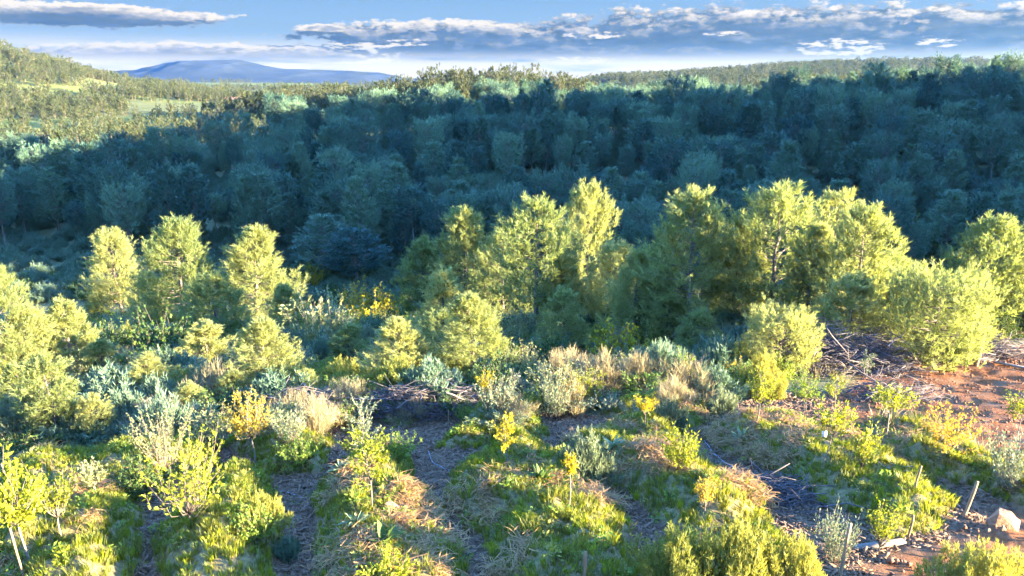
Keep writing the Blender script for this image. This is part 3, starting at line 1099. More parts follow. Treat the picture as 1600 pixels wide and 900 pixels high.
# ------------------------------------------------------------------ broad-leaved plants
def leafy_plant(name, h, w, seed, leaf, ln, wd, shoots, per, trunk_h=0.0, bark='bark', shape='round', droop=.25, trunk_r=.02, tip_up=.4, lean=(0, 0), fill=.35):
    """stems plus leaves along every shoot; returns stem mesh and leaf mesh"""
    q = np.random.default_rng(seed)
    st, lf = MB(), MB()
    if trunk_h > 0:
        n = 7
        zz = np.linspace(-.12, trunk_h + (h - trunk_h) * .7, n)
        sw = np.cumsum(q.normal(0, .012 * h, (n, 2)), axis=0)
        sw -= sw[0]
        TP = np.column_stack([sw[:, 0] + lean[0] * np.linspace(0, 1, n), sw[:, 1] + lean[1] * np.linspace(0, 1, n), zz])
        tube(st, TP, np.linspace(trunk_r, trunk_r * .45, n), 6)
    P, D = [], []
    for i in range(shoots):
        az = q.uniform(0, 6.283)
        if shape == 'column':
            hz = trunk_h + (h - trunk_h) * q.uniform(0, .8)
            reach, rise = w / 2 * q.uniform(.4, 1), (h - trunk_h) * q.uniform(.12, .35)
        elif shape == 'flat':
            hz = trunk_h + (h - trunk_h) * q.uniform(.0, .45)
            reach, rise = w / 2 * math.sqrt(q.uniform(.1, 1)), (h - hz) * q.uniform(.5, 1)
        else:
            hz = trunk_h * q.uniform(.75, 1) if trunk_h else 0
            c = q.uniform(0, 1)
            reach = w / 2 * math.sqrt(1 - c * c) * q.uniform(.55, 1.05)
            rise = (h - hz) * (.25 + .75 * c) * q.uniform(.75, 1.05)
            if shape == 'up':
                rise = (h - hz) * q.uniform(.6, 1.05)
                reach = w / 2 * q.uniform(.1, 1) ** .8
        b = np.array([np.interp(hz, TP[:, 2], TP[:, 0]), np.interp(hz, TP[:, 2], TP[:, 1]), hz]) if trunk_h else np.array([*q.normal(0, w * .07, 2), 0.0])
        o = np.array([math.cos(az), math.sin(az), 0])
        s = np.linspace(0, 1, 5)
        pts = b + o * (reach * s ** .85)[:, None] + np.array([0, 0, 1.0]) * (rise * s ** (1.25 if tip_up > 0 else .7))[:, None]
        pts[1:] += q.normal(0, .03 * w, (4, 3))
        tube(st, pts, np.linspace(max(.004, trunk_r * .4), .003, 5), 3)
        u = q.uniform(fill, 1.0, per)
        p = np.column_stack([np.interp(u, s, pts[:, k]) for k in range(3)])
        t = unit(pts[-1] - pts[1])
        P.append(p)
        D.append(np.tile(t * .6 + o * .25 + np.array([0, 0, tip_up]), (per, 1)))
    P, D = np.concatenate(P), np.concatenate(D)
    P = P + q.normal(0, ln * .35, P.shape)
    P[:, 2] = np.maximum(P[:, 2], .02)
    leaves(lf, P, D, ln, wd, q, droop)
    return st.mesh(name + '_stem', MT[bark], True), lf.mesh(name + '_leaf', MT[leaf])


def sprig_plant(name, h, w, seed, mat, n, nn, tl, tw, up=.9, bark='twig', hollow=.25):
    """close-set upright sprigs, as on rosemary and lavender"""
    q = np.random.default_rng(seed)
    st, lf = MB(), MB()
    az = q.uniform(0, 6.283, n)
    c = q.uniform(0, 1, n)
    lean = np.sqrt(1 - c * c)
    lump = (1 + .25 * np.sin(az * 3 + seed) + .15 * np.sin(az * 7 + seed * 2)) * (1 + .3 * np.sin(c * 9 + az * 2 + seed))
    tip = np.column_stack([np.cos(az) * lean * w / 2 * lump, np.sin(az) * lean * w / 2 * lump, h * (.28 + .72 * c) * q.uniform(.55, 1.25, n) * (1 + .18 * np.sin(az * 4 + seed * 3))])
    root = tip * np.array([.25, .25, .0])
    P, D = [], []
    d = unit(unit(tip - root) * (1 - up * .5) + np.array([0, 0, up]))
    for k in range(4):
        P.append(tip - d * (k * tl * .45) * 1.0 + q.normal(0, .015, (n, 3)))
        D.append(d)
    P, D = np.concatenate(P), np.concatenate(D)
    P[:, 2] = np.maximum(P[:, 2], .02)
    needles(lf, P, D, tl, nn, .38, tw, q)
    for i in range(0, n, max(1, n // 40)):
        tube(st, np.array([root[i], (root[i] + tip[i]) / 2 + q.normal(0, .02, 3), tip[i]]), [.012, .008, .004], 3)
    return st.mesh(name + '_stem', MT[bark]), lf.mesh(name + '_leaf', MT[mat])


def place_plant(meshes, name, cat, x, y, label, group=None, scale=1.0, sz=None, rz=None, parts=('stem', 'foliage'), sink=.03):
    e = link(name, None, None, (x, y, H(x, y) - sink), random.uniform(0, 6.28) if rz is None else rz)
    e.empty_display_size = .2
    e.scale = (scale, scale, sz if sz is not None else scale)
    tag(e, label, cat, group)
    for pn, me in zip(parts, meshes):
        link(pn, me, e)
    return e


def spot(px, yb, yt=None, wpx=None):
    x, y = G(px, yb, H)
    z = H(x, y)
    depth = y * math.cos(PITCH) + (CZ - z) * math.sin(PITCH)
    return x, y, (max(.15, z_at(y, yt) - z) if yt is not None else None), (wpx / FPX * depth if wpx else None)


# saplings in the beds: x, tip row, foot row, width, leaf, shape, trunk share, label
SAPLINGS = [
    (48, 690, 885, 120, 'leaf_lime', 'round', .45, 'pale', 'young fruit tree with a slanting white trunk beside the bare stake', .16, 'the slanting white-trunked fruit tree'),
    (96, 735, 842, 78, 'leaf_lime', 'up', .38, 'pale', 'small bright green sapling on the straw bed behind the slanting fruit tree', .12, None),
    (398, 598, 725, 92, 'leaf_orange', 'round', .42, 'pale', 'brown-tinged sapling with thin crown rising over the berm of dry brush', .12, 'the brown-tinged sapling'),
    (300, 690, 815, 165, 'leaf_lime', 'up', .12, 'bark', 'large spreading yellow-green shrub tree with leafy shoots between two mulch paths', .13, 'the spreading lime shrub'),
    (262, 640, 745, 110, 'leaf_olive', 'up', .15, 'bark', 'olive-tinted bushy sapling behind the large spreading yellow-green shrub', .10, None),
    (585, 672, 800, 80, 'leaf_lime', 'column', .30, 'bark', 'tall columnar lime-green sapling above the dark leafy rosette', .12, 'the columnar lime-green sapling'),
    (570, 618, 720, 60, 'leaf_grey', 'column', .15, 'pale', 'slim wispy grey-green sapling behind the columnar lime-green one', .09, None),
    (760, 573, 642, 40, 'leaf_yellow', 'round', .55, 'pale', 'little round yellow lollipop tree in front of the wide pine', .11, 'the round yellow lollipop tree'),
    (793, 645, 735, 44, 'leaf_yellow', 'column', .32, 'bark', 'narrow butter-yellow sapling at the head of the middle bed', .10, 'the narrow butter-yellow sapling'),
    (1008, 616, 672, 44, 'leaf_yellow', 'flat', .45, 'bark', 'small yellow sapling with a flat top behind the grassy bed', .11, 'the flat-topped sapling'),
    (1184, 567, 665, 62, 'leaf_lime', 'round', .45, 'bark', 'lime sapling with bare stem at the top of the mulch path', .11, 'the lime sapling at the path head'),
    (1258, 566, 645, 66, 'leaf_green', 'round', .30, 'bark', 'dark green leafy sapling next to the brush heap', .11, None),
    (1305, 588, 640, 38, 'leaf_lime', 'column', .35, 'bark', 'tiny lime sapling at the corner of the dusty track', .10, None),
    (1290, 632, 722, 68, 'leaf_lime', 'flat', .42, 'bark', 'lime sapling carrying a white tag on the long bed', .12, 'the tagged lime sapling'),
    (1384, 606, 690, 74, 'leaf_lime', 'flat', .50, 'pale', 'umbrella-topped bright sapling standing over the dusty track', .13, 'the umbrella-topped sapling'),
    (1482, 622, 712, 122, 'leaf_orange', 'round', .22, 'bark', 'rust and gold leaved shrub tree at the edge of the red earth', .11, 'the rust and gold shrub tree'),
    (1588, 618, 690, 62, 'leaf_lime', 'flat', .42, 'bark', 'single lime sapling out on the red earth', .12, None),
    (1355, 548, 592, 28, 'leaf_grey', 'column', .25, 'pale', 'thin pale seedling before the big brush heap', .09, None),
    (602, 852, 925, 112, 'leaf_lime', 'round', .12, 'bark', 'bushy lime plant cut by the bottom edge of the picture', .12, None),
    (925, 582, 635, 42, 'leaf_lime', 'column', .3, 'bark', 'slim lime sapling on the brush berm behind the pale silvery bush', .10, None),
    (1372, 788, 862, 58, 'leaf_lime', 'up', .15, 'bark', 'loose yellow-green seedling at the end of the long bed', .10, None),
    (1064, 548, 612, 50, 'leaf_green', 'column', .10, 'bark', 'dense dark green little tree on the brush berm', .10, None),
    (150, 712, 775, 50, 'leaf_olive', 'round', .35, 'pale', 'drooping olive sapling between the fruit trees and the yellow-green shrub', .13, None),
    (888, 705, 800, 22, 'leaf_yellow', 'round', .80, 'pale', 'bare thin seedling with a yellow tuft in the grassy middle bed', .09, None),
    (1345, 665, 735, 50, 'leaf_lime', 'up', .10, 'bark', 'upright leafy clump at the crest of the long bed', .12, None),
    (1060, 672, 742, 66, 'leaf_lime', 'up', .10, 'bark', 'leafy yellow-green plant at the corner of the middle bed', .14, None),
    (1100, 742, 800, 34, 'leaf_orange', 'up', .15, 'bark', 'spindly red-leaved plant beside the straw heap', .09, None),
]
ROLE = 0
for i, (px, yt, yb, w, leaf, shape, th, bark, lab, ls, sh) in enumerate(SAPLINGS):
    x, y, h, wd = spot(px, yb, yt, w)
    area = max(.25, wd * h * (1 - th))
    sh_n = int(np.clip(12 + 16 * area, 12, 46))
    ms = leafy_plant(f'sapling_{i}', h, wd, 100 + i, leaf, ls * .74, ls * .74 * .5, sh_n, 27, h * th, 'pale_bark' if bark == 'pale' else 'bark', shape, trunk_r=.007 + .007 * h, droop=.35)
    place_plant(ms, 'sapling', 'sapling', x, y, lab, 'young trees planted in the garden', parts=('trunk', 'crown'))
    if sh:
        LAND.append((x, y, sh))

# larger bushes one can pick out: x, tip row, foot row, width, kind, label
BUSH = {}
BUSH['yellow'] = [leafy_plant('gold_bush%d' % i, 1.6, 1.9, 300 + i, 'leaf_yellow', .10, .06, 46, 26, fill=.3, shape='round') for i in range(2)]
BUSH['orange'] = [leafy_plant('amber_bush', 1.6, 1.9, 306, 'leaf_orange', .11, .06, 46, 26, fill=.3)]
BUSH['green'] = [leafy_plant('green_bush%d' % i, 1.5, 2.0, 310 + i, 'leaf_green', .11, .06, 50, 26, fill=.3) for i in range(2)]
BUSH['dark'] = [leafy_plant('dark_bush%d' % i, 1.6, 2.2, 320 + i, 'leaf_dark', .12, .07, 60, 28, fill=.3) for i in range(2)]
BUSH['olive'] = [leafy_plant('olive_bush%d' % i, 1.6, 2.0, 330 + i, 'leaf_olive', .12, .05, 56, 28, fill=.3, shape='up') for i in range(2)]
BUSH['grey'] = [leafy_plant('grey_bush%d' % i, 1.5, 1.9, 340 + i, 'leaf_grey', .10, .045, 54, 28, fill=.25, shape='up', tip_up=.7) for i in range(2)]
BUSH['teal'] = [sprig_plant('teal_bush%d' % i, 1.0, 1.5, 350 + i, 'leaf_teal', 520, 4, .22, .030) for i in range(3)]
BUSH['sage'] = [sprig_plant('sage_bush%d' % i, 1.1, 1.5, 360 + i, 'leaf_grey', 480, 4, .18, .028) for i in range(2)]
BUSH['rose'] = [sprig_plant('rosemary_bush%d' % i, 1.2, 1.5, 370 + i, 'leaf_rose', 900, 5, .13, .018, up=1.3) for i in range(2)]
BUSH['dry'] = [sprig_plant('dry_bush%d' % i, 1.0, 1.7, 380 + i, 'dry_stalk', 360, 4, .34, .018) for i in range(2)]
DIM = {'yellow': (1.6, 1.9), 'orange': (1.6, 1.9), 'green': (1.5, 2.0), 'dark': (1.6, 2.2), 'olive': (1.6, 2.0), 'grey': (1.5, 1.9), 'teal': (1.0, 1.5), 'sage': (1.1, 1.5), 'rose': (1.2, 1.5), 'dry': (1.0, 1.7)}


def put_bush(kind, px, yt, yb, w, label, group=None, name='bush', cat='bush'):
    x, y, h, wd = spot(px, yb, yt, w)
    ms = BUSH[kind][random.randrange(len(BUSH[kind]))]
    hh, ww = DIM[kind]
    return place_plant(ms, name, cat, x, y, label, group, scale=wd / ww, sz=h / hh)


NB = 'bushes between the pines'
for a in [
    ('yellow', 590, 438, 512, 96, 'bright amber-yellow bush between the broad pine and the middle pines'),
    ('orange', 560, 430, 490, 70, 'orange-tinged bush behind the bright amber-yellow bush'),
    ('olive', 505, 458, 560, 120, 'large grey-olive round tree-bush beside the shaggy green pine'),
    ('yellow', 488, 402, 450, 52, 'small glowing yellow bush at the edge of the valley shadow'),
    ('dark', 250, 478, 565, 130, 'dark glossy carob thicket below the tall bushy pine'),
    ('dark', 180, 500, 572, 110, 'dark carob bush under the pale rounded pine'),
    ('green', 230, 520, 590, 90, 'sun-flecked green bush below the dark carob thicket'),
    ('yellow', 965, 488, 575, 130, 'large golden bush in front of the shaded green pine'),
    ('yellow', 1025, 525, 578, 66, 'lower golden bush joined to the large golden bush'),
    ('olive', 805, 480, 540, 56, 'pale olive bush tucked behind the narrow yellow pine'),
    ('dark', 1395, 312, 410, 92, 'dark round evergreen oak with a lit rim behind the stepped pine'),
    ('dark', 1438, 340, 425, 84, 'second dark evergreen oak, lower than the one with the lit rim'),
    ('green', 1130, 520, 580, 64, 'green and yellow bush between the short plump and rounded bushy pines'),
    ('olive', 1345, 505, 560, 72, 'yellowish bush on top of the big brush heap'),
    ('dark', 1010, 470, 535, 80, 'dark bush under the shaded green pine'),
    ('dark', 860, 520, 580, 80, 'dark low bush at the foot of the narrow yellow pine'),
    ('green', 1275, 495, 560, 70, 'green shrub behind the rounded bushy pine'),
    ('grey', 865, 580, 655, 72, 'pale silvery bush on the brush berm'),
    ('grey', 780, 585, 650, 80, 'pale feathery bush beside the round yellow lollipop tree'),
    ('sage', 915, 693, 752, 66, 'grey-green dome bush beside the mulch path of the middle bed'),
    ('sage', 1128, 618, 655, 42, 'small grey-green dome bush at the head of a mulch path'),
    ('sage', 1046, 632, 668, 48, 'grey-green bush behind the small flat-topped yellow sapling'),
    ('teal', 450, 845, 872, 34, 'tiny blue-green tuft on the wide mulch path'),
    ('grey', 1578, 680, 765, 92, 'pale spotted bush cut by the picture edge below the red earth'),
    ('grey', 1300, 795, 878, 70, 'white-leaved sage bush beside the shaded brushwood'),
    ('rose', 1060, 846, 925, 110, 'tall rosemary bush at the bottom edge near the straw heap'),
    ('rose', 1150, 838, 925, 110, 'middle rosemary bush of the row at the bottom edge'),
    ('rose', 1235, 856, 930, 90, 'last rosemary bush of the row, next to the white-leaved sage'),
    ('rose', 1530, 868, 945, 110, 'rosemary bush on the red earth corner'),
    ('green', 625, 668, 712, 72, 'dark green leafy bush by the dry brush and mulch path'),
    ('green', 470, 668, 725, 78, 'pale green bush beside the brown-tinged sapling'),
    ('grey', 455, 640, 690, 70, 'frosted bush on the berm beside the brown-tinged sapling'),
    ('olive', 330, 640, 700, 90, 'yellow-leaved bush behind the large spreading yellow-green shrub'),
    ('dark', 215, 705, 775, 100, 'dark green arching bush above the straw bed'),
    ('teal', 515, 535, 580, 62, 'blue-green tufted shrub in the open hollow'),
    ('teal', 470, 530, 570, 40, 'small blue-green shrub at the shaggy green pine'),
    ('rose', 215, 580, 610, 40, 'lit yellow-green tuft among the dark scrub'),
    ('green', 395, 775, 850, 90, 'leafy green clump at the edge of the wide mulch path'),
    ('rose', 410, 780, 830, 60, 'pale yellow clump by the wide mulch path'),
    ('orange', 1150, 555, 600, 46, 'pinkish bush next to the lime sapling at the path head'),
]:
    put_bush(*a[:5], a[5], NB)


# ------------------------------------------------------------------ scrub of the hollow: single shrubs
def relation(x, y):
    best = sorted(LAND, key=lambda l: (l[0] - x) ** 2 + (l[1] - y) ** 2)[0]
    dx, dy = x - best[0], y - best[1]
    if abs(dy) > abs(dx):
        rel = 'in front of' if dy < 0 else 'behind'
    else:
        rel = 'sunward of' if dx > 0 else 'shadeward of'
    return rel, best[2]


def build_scrub():
    q = np.random.default_rng(50)
    gx, gy = grid_points(-48, 50, 20, 76, 1.75, .46, q)
    bed, hgt, dirt, gard = zones(gx, gy)
    keep = (gard < .15) & (dirt < .1) & (np.abs(gx) < .74 * gy + 6)
    px, py = project(gx, gy, H(gx, gy))
    keep &= (py < 740) & (py > 430) & ~((px > 1260) & (py > 530))
    gx, gy = gx[keep], gy[keep]
    kinds = ['teal', 'dark', 'green', 'olive', 'rose', 'grey', 'dry', 'sage']
    prob = [.22, .15, .17, .14, .13, .06, .07, .06]
    desc = {'teal': 'blue-green tufted shrub', 'dark': 'dark glossy bush', 'green': 'leafy green bush', 'olive': 'olive-leaved bush', 'rose': 'yellowish rosemary tuft',
            'grey': 'silvery bush', 'dry': 'clump of dry bleached grass', 'sage': 'grey dome shrub'}
    order = np.argsort(np.hypot(gx, gy))
    rest = order[270:]
    order = order[:270]
    n = len(rest)
    s = q.uniform(.75, 1.5, n)
    src = [b for k in ('teal', 'dark', 'green', 'olive', 'rose') for b in BUSH[k]]
    scatter('hollow_scrub', src, np.column_stack([gx[rest], gy[rest], H(gx[rest], gy[rest]) - .05]), q.integers(0, len(src), n),
            np.column_stack([np.zeros(n), np.zeros(n), q.uniform(0, 6.28, n)]), np.column_stack([s, s, s * q.uniform(.7, 1.1, n)]),
            'mixed dark scrub filling the ground under the sunlit pines', 'scrub')
    for i in order:
        k = str(q.choice(kinds, p=prob))
        rel, lm = relation(gx[i], gy[i])
        lab = f'{desc[k]} {rel} {lm}'
        ms = BUSH[k][int(q.integers(len(BUSH[k])))]
        hh, ww = DIM[k]
        w = q.uniform(1.4, 2.6)
        h = q.uniform(.7, 1.35) * (1.25 if k in ('dark', 'olive') else 1)
        place_plant(ms, 'shrub', 'shrub', gx[i], gy[i], lab, 'scrub of the hollow: ' + lab, scale=w / ww, sz=h / hh)


build_scrub()


def build_valley_scrub():
    q = np.random.default_rng(51)
    gx, gy = grid_points(-130, 130, 60, 190, 2.0, .5, q)
    px, py = project(gx, gy, H(gx, gy))
    keep = (np.abs(gx) < .78 * gy) & (gy > 66) & (py < 475) & ((gy < 95) | (q.random(len(gx)) < .55))
    gx, gy = gx[keep], gy[keep]
    n = len(gx)
    s = q.uniform(.9, 1.9, n)
    scatter('valley_scrub', [b for b in BUSH['dark'] + BUSH['teal']], np.column_stack([gx, gy, H(gx, gy) - .05]), np.where(gy < 96, q.integers(0, 5, n), q.integers(0, 2, n)),
            np.column_stack([np.zeros(n), np.zeros(n), q.uniform(0, 6.28, n)]), np.column_stack([s, s, s * .8]),
            'low blue-green scrub covering the shaded valley floor and slope', 'scrub')


build_valley_scrub()


def build_berm_plants():
    q = np.random.default_rng(55)
    desc = {'grey': 'frosted pale bush', 'dry': 'tussock of bleached grass', 'olive': 'yellowish bush', 'green': 'fresh green bush', 'sage': 'grey-green cushion bush', 'rose': 'sunlit yellow tuft', 'dark': 'dark bush'}
    keys = list(desc)
    for i in range(74):
        px = q.uniform(400, 1180)
        top = np.interp(px, [400, 800, 1180], [628, 606, 572])
        py = top + q.uniform(0, 52)
        k = str(q.choice(keys, p=[.2, .28, .12, .14, .1, .1, .06]))
        x, y, _, _ = spot(px, py)
        if any(math.hypot(x - a, y - b) < .55 for a, b, _ in LAND):
            continue
        rel, lm = relation(x, y)
        lab = f'{desc[k]} on the berm {rel} {lm}'
        hh, ww = DIM[k]
        w, h = q.uniform(.8, 1.6), q.uniform(.4, .95)
        place_plant(BUSH[k][int(q.integers(len(BUSH[k])))], 'berm_bush', 'bush', x, y, lab, 'bushes on the berm: ' + lab, scale=w / ww, sz=h / hh)


build_berm_plants()


# ------------------------------------------------------------------ ground cover of the garden
def grass_tuft(name, seed, n, h, w, mat, lean=.5, bw=.012):
    q = np.random.default_rng(seed)
    mb = MB()
    for i in range(n):
        a = q.uniform(0, 6.283)
        o = np.array([math.cos(a), math.sin(a), 0])
        s = np.array([-o[1], o[0], 0]) * bw * q.uniform(.6, 1.3)
        b = o * q.uniform(0, w) + np.array([0, 0, -.02])
        hh = h * q.uniform(.55, 1.1)
        ln = lean * hh * q.uniform(.2, 1.2)
        m = b + o * ln * .3 + np.array([0, 0, hh * .6])
        t = b + o * ln + np.array([0, 0, hh])
        mb.add([b - s, b + s, m + s * .8, m - s * .8, t], [(0, 1, 2), (0, 2, 3), (3, 2, 4)])
    return mb.mesh(name, MT[mat])


def straw_tuft(name, seed, n, r):
    q = np.random.default_rng(seed)
    mb = MB()
    for i in range(n):
        a, b = q.uniform(0, 6.283), q.uniform(0, 6.283)
        c = np.array([*(q.normal(0, r * .5, 2)), abs(q.normal(.03, .05))])
        ln = q.uniform(.07, .19)
        d = np.array([math.cos(a), math.sin(a), q.uniform(-.2, .35)]) * ln
        e = np.array([math.cos(a + b * .2), math.sin(a + b * .2), q.uniform(-.6, .1)]) * ln
        s = np.array([-d[1], d[0], 0]) / ln * .007
        s2 = np.array([0, 0, .005])
        mb.add([c - s - s2, c + s + s2, c + d + s, c + d - s, c + d + e], [(0, 1, 2), (0, 2, 3), (3, 2, 4)])
    return mb.mesh(name, MT['straw'])


def weed(name, seed, mat, n, ln, wd, h):
    q = np.random.default_rng(seed)
    mb = MB()
    a = q.uniform(0, 6.283, n)
    u = q.uniform(0, 1, n)
    P = np.column_stack([np.cos(a) * u * .13, np.sin(a) * u * .13, q.uniform(.0, 1, n) ** 1.2 * h * (1.1 - u * .6)])
    D = np.column_stack([np.cos(a), np.sin(a), q.uniform(.1, 1.0, n)])
    leaves(mb, P, D, ln, wd, q, .1, .35)
    return mb.mesh(name, MT[mat])


def build_cover():
    q = np.random.default_rng(60)
    chips = []
    for i in range(3):
        mb = MB()
        for j in range(9):
            a = q.uniform(0, 3.14)
            c = np.array([*q.normal(0, .11, 2), q.uniform(.0, .035)])
            l, w = q.uniform(.03, .10), q.uniform(.008, .022)
            d = np.array([math.cos(a), math.sin(a), q.uniform(-.35, .35)])
            s = np.array([-d[1], d[0], q.uniform(-.4, .4)]) * w
            u = np.array([0, 0, .008])
            mb.add([c - d * l - s, c + d * l - s, c + d * l + s, c - d * l + s, c - d * l - s + u, c + d * l - s + u, c + d * l + s + u, c - d * l + s + u],
                   [(4, 5, 6), (4, 6, 7), (0, 1, 5), (0, 5, 4), (1, 2, 6), (1, 6, 5), (2, 3, 7), (2, 7, 6), (3, 0, 4), (3, 4, 7)])
        chips.append((mb.mesh('chips%d' % i, MT['chip']),))
    gx, gy = grid_points(-31, 38, 8.5, 32, .20, .5, q)
    bed, hgt, dirt, gard = zones(gx, gy)
    ok = (np.abs(gx) < 0.74 * gy + 8)
    n_patch = fbm(gx, gy, 1.7, 3, 90)

    def put(name, src, mask, s0, s1, label, cat, prob=None, tilt=.12):
        k = mask & ok & (q.random(len(gx)) < (1 if prob is None else prob))
        x, y = gx[k], gy[k]
        n = len(x)
        s = q.uniform(s0, s1, n)
        if prob is not None:
            pass
        scatter(name, src, np.column_stack([x, y, H(x, y)]), q.integers(0, len(src), n),
                np.column_stack([q.normal(0, tilt, n), q.normal(0, tilt, n), q.uniform(0, 6.28, n)]), np.column_stack([s, s, s * q.uniform(.7, 1.2, n)]), label, cat)

    put('wood_chips', chips, (gard > .4) & (bed < .35) & (dirt < .4), .8, 1.4, 'brown-grey wood chip mulch strewn over the garden paths', 'mulch', .85, .05)
    # straw lies in patches on the beds, grass and weeds fill the rest
    straw = n_patch > .30
    put('straw_mulch', [(straw_tuft('straw%d' % i, 200 + i, 46, .16),) for i in range(3)], (bed > .3) & straw, .9, 1.5, 'tan straw spread in patches on the planting beds', 'straw', .55)
    g_old = (gx, gy, bed, hgt, dirt, gard, ok, n_patch, straw)
    gx, gy = grid_points(-31, 38, 8.5, 32, .125, .5, q)
    bed, hgt, dirt, gard = zones(gx, gy)
    ok = np.abs(gx) < 0.74 * gy + 8
    straw = fbm(gx, gy, 1.7, 3, 90) > .30
    put('bed_grass', [(grass_tuft('grass%d' % i, 210 + i, 30, .17, .11, 'grass' if i < 3 else 'leaf_lime', bw=.007),) for i in range(4)], (bed > .25) & (~straw | (q.random(len(gx)) < .45)), .6, 1.35,
        'bright green grass growing on the planting beds', 'grass', .62)
    gx, gy, bed, hgt, dirt, gard, ok, n_patch, straw = g_old
    put('bed_weeds', [(weed('weed%d' % i, 220 + i, ['leaf_green', 'leaf_lime', 'leaf_rose', 'leaf_green'][i], 26, .07, .03, .14),) for i in range(4)],
        (bed > .2) & (fbm(gx, gy, .9, 2, 95) > .05), .7, 1.6, 'low leafy weeds covering the planting beds', 'weeds', .42)
    put('path_weeds', [(weed('path_weed%d' % i, 230 + i, ['leaf_green', 'leaf_teal'][i], 14, .07, .03, .10),) for i in range(2)],
        (gard > .4) & (bed < .2) & (dirt < .3) & (fbm(gx, gy, 1.3, 2, 97) > .45), .6, 1.2, 'small weeds sprouting through the mulch', 'weeds', .2)
    # tumbled clods on the red earth
    cl = []
    for i in range(3):
        mb = MB()
        for j in range(6):
            c = np.array([*q.normal(0, .12, 2), .0])
            r = q.uniform(.012, .05)
            V = unit(np.array([(1, 0, 0), (-1, 0, 0), (0, 1, 0), (0, -1, 0), (0, 0, 1), (0, 0, -1)], float) + q.normal(0, .25, (6, 3))) * r * q.uniform(.7, 1.2, (6, 1))
            mb.add(V + c, [(4, 0, 2), (4, 2, 1), (4, 1, 3), (4, 3, 0), (5, 2, 0), (5, 1, 2), (5, 3, 1), (5, 0, 3)])
        cl.append((mb.mesh('clods%d' % i, MT['clod']),))
    gx, gy = grid_points(6, 50, 8.5, 46, .34, .5, q)
    bed, hgt, dirt, gard = zones(gx, gy)
    ok = np.abs(gx) < 0.74 * gy + 8
    put('earth_clods', cl, dirt > .3, .6, 1.7, 'crumbled clods lying on the red earth', 'clods', .5)
    # dry grass of the open scrub
    gx, gy = grid_points(-52, 56, 6, 62, .55, .5, q)
    bed, hgt, dirt, gard = zones(gx, gy)
    ok = np.abs(gx) < 0.74 * gy + 8
    put('dry_grass', [(grass_tuft('dry_grass%d' % i, 240 + i, 26, .55, .2, 'dry_stalk' if i < 2 else 'grass', .5, .012),) for i in range(4)],
        (gard < .3) & (dirt < .2) & (fbm(gx, gy, 5, 2, 99) > -.2), .6, 1.25, 'dry bleached grass and weeds between the scrub bushes', 'grass', .6)


build_cover()


# ------------------------------------------------------------------ brush heaps, stakes, stone, boards, hoses
def brush_heap(px, yb, yt, wpx, dpt, n, label, seed, dark=0.0):
    q = np.random.default_rng(seed)
    x, y, h, w = spot(px, yb, yt, wpx)
    e = link('brush_heap', None, None, (x, y + dpt * .5, H(x, y + dpt * .5) - .05), 0)
    tag(e, label, 'brush heap', 'heaps of cut brushwood')
    mb = MB()
    for i in range(n):
        u, v = q.uniform(-1, 1), q.uniform(-1, 1)
        r2 = min(1, u * u + v * v)
        c = np.array([u * w / 2, v * dpt / 2, q.uniform(0, 1) ** .8 * h * .85 * (1 - r2 * .75) * (1 + .3 * math.sin(u * 5 + seed))])
        a = q.normal(.0, .75) + (math.pi if q.random() < .5 else 0)
        ln = q.uniform(.35, 1.0)
        d = np.array([math.cos(a), math.sin(a), q.normal(0, .28)])
        bend = q.normal(0, .18, 3)
        s = np.linspace(-1, 1, 4)[:, None]
        P = c + d * s * ln + bend * (1 - s * s)
        P[:, 2] = np.maximum(P[:, 2], .0)
        tube(mb, P, np.linspace(.016, .005, 4) * q.uniform(.6, 1.3), 3)
    tag(link('twigs', mb.mesh('twigs', MT['twig']), e), kind='stuff')
    for i in range(6):
        b = MB()
        u = q.uniform(-.8, .8)
        a = q.normal(0, .6)
        s = np.linspace(-1, 1, 6)[:, None]
        ln = q.uniform(.7, 1.2)
        P = np.array([u * w / 2, q.uniform(-.5, .3) * dpt, h * q.uniform(.5, .9)]) + np.array([math.cos(a), math.sin(a), q.normal(0, .35)]) * s * ln + q.normal(0, .04, (6, 3))
        tube(b, P, np.linspace(.032, .012, 6), 5)
        link('branch', b.mesh('branch', MT['twig'], True), e)
    return e


brush_heap(1345, 588, 508, 190, 3.2, 1500, 'big tangled heap of grey cut brushwood beside the red earth track', 400)
brush_heap(1480, 570, 530, 120, 1.5, 350, 'low brush heap under the globe-shaped pine', 401)
brush_heap(1560, 562, 535, 110, 1.4, 260, 'thin scatter of brushwood below the green bank', 402)
brush_heap(622, 658, 622, 130, 1.2, 560, 'matted brush heap on the berm behind the dark green leafy bush', 403)
brush_heap(475, 655, 632, 90, 1.0, 260, 'brush heap on the berm near the brown-tinged sapling', 404)
brush_heap(1420, 630, 606, 110, 1.5, 200, 'loose branches strewn over the red earth behind the rust and gold shrub', 407)
brush_heap(1240, 800, 782, 130, 1.3, 360, 'shaded brushwood lying in the hollow between the beds', 408)
brush_heap(715, 640, 615, 80, 1.0, 220, 'brush heap beside the round yellow lollipop tree', 410)


def stick(name, cat, px, yb, yt, dx, rad, mat, label, group=None, sides=6):
    x, y, h, _ = spot(px, yb, yt, 10)
    mb = MB()
    q = np.random.default_rng(int(px * 7 + yb))
    n = 6
    s = np.linspace(0, 1, n)
    P = np.column_stack([dx * s + q.normal(0, .006, n), q.normal(0, .006, n), -.25 + (h + .25) * s])
    tube(mb, P, np.linspace(rad, rad * .85, n) * q.uniform(.9, 1.1, n), sides)
    o = link(name, mb.mesh(name, MT[mat], False), None, (x, y, H(x, y)))
    return tag(o, label, cat, group)


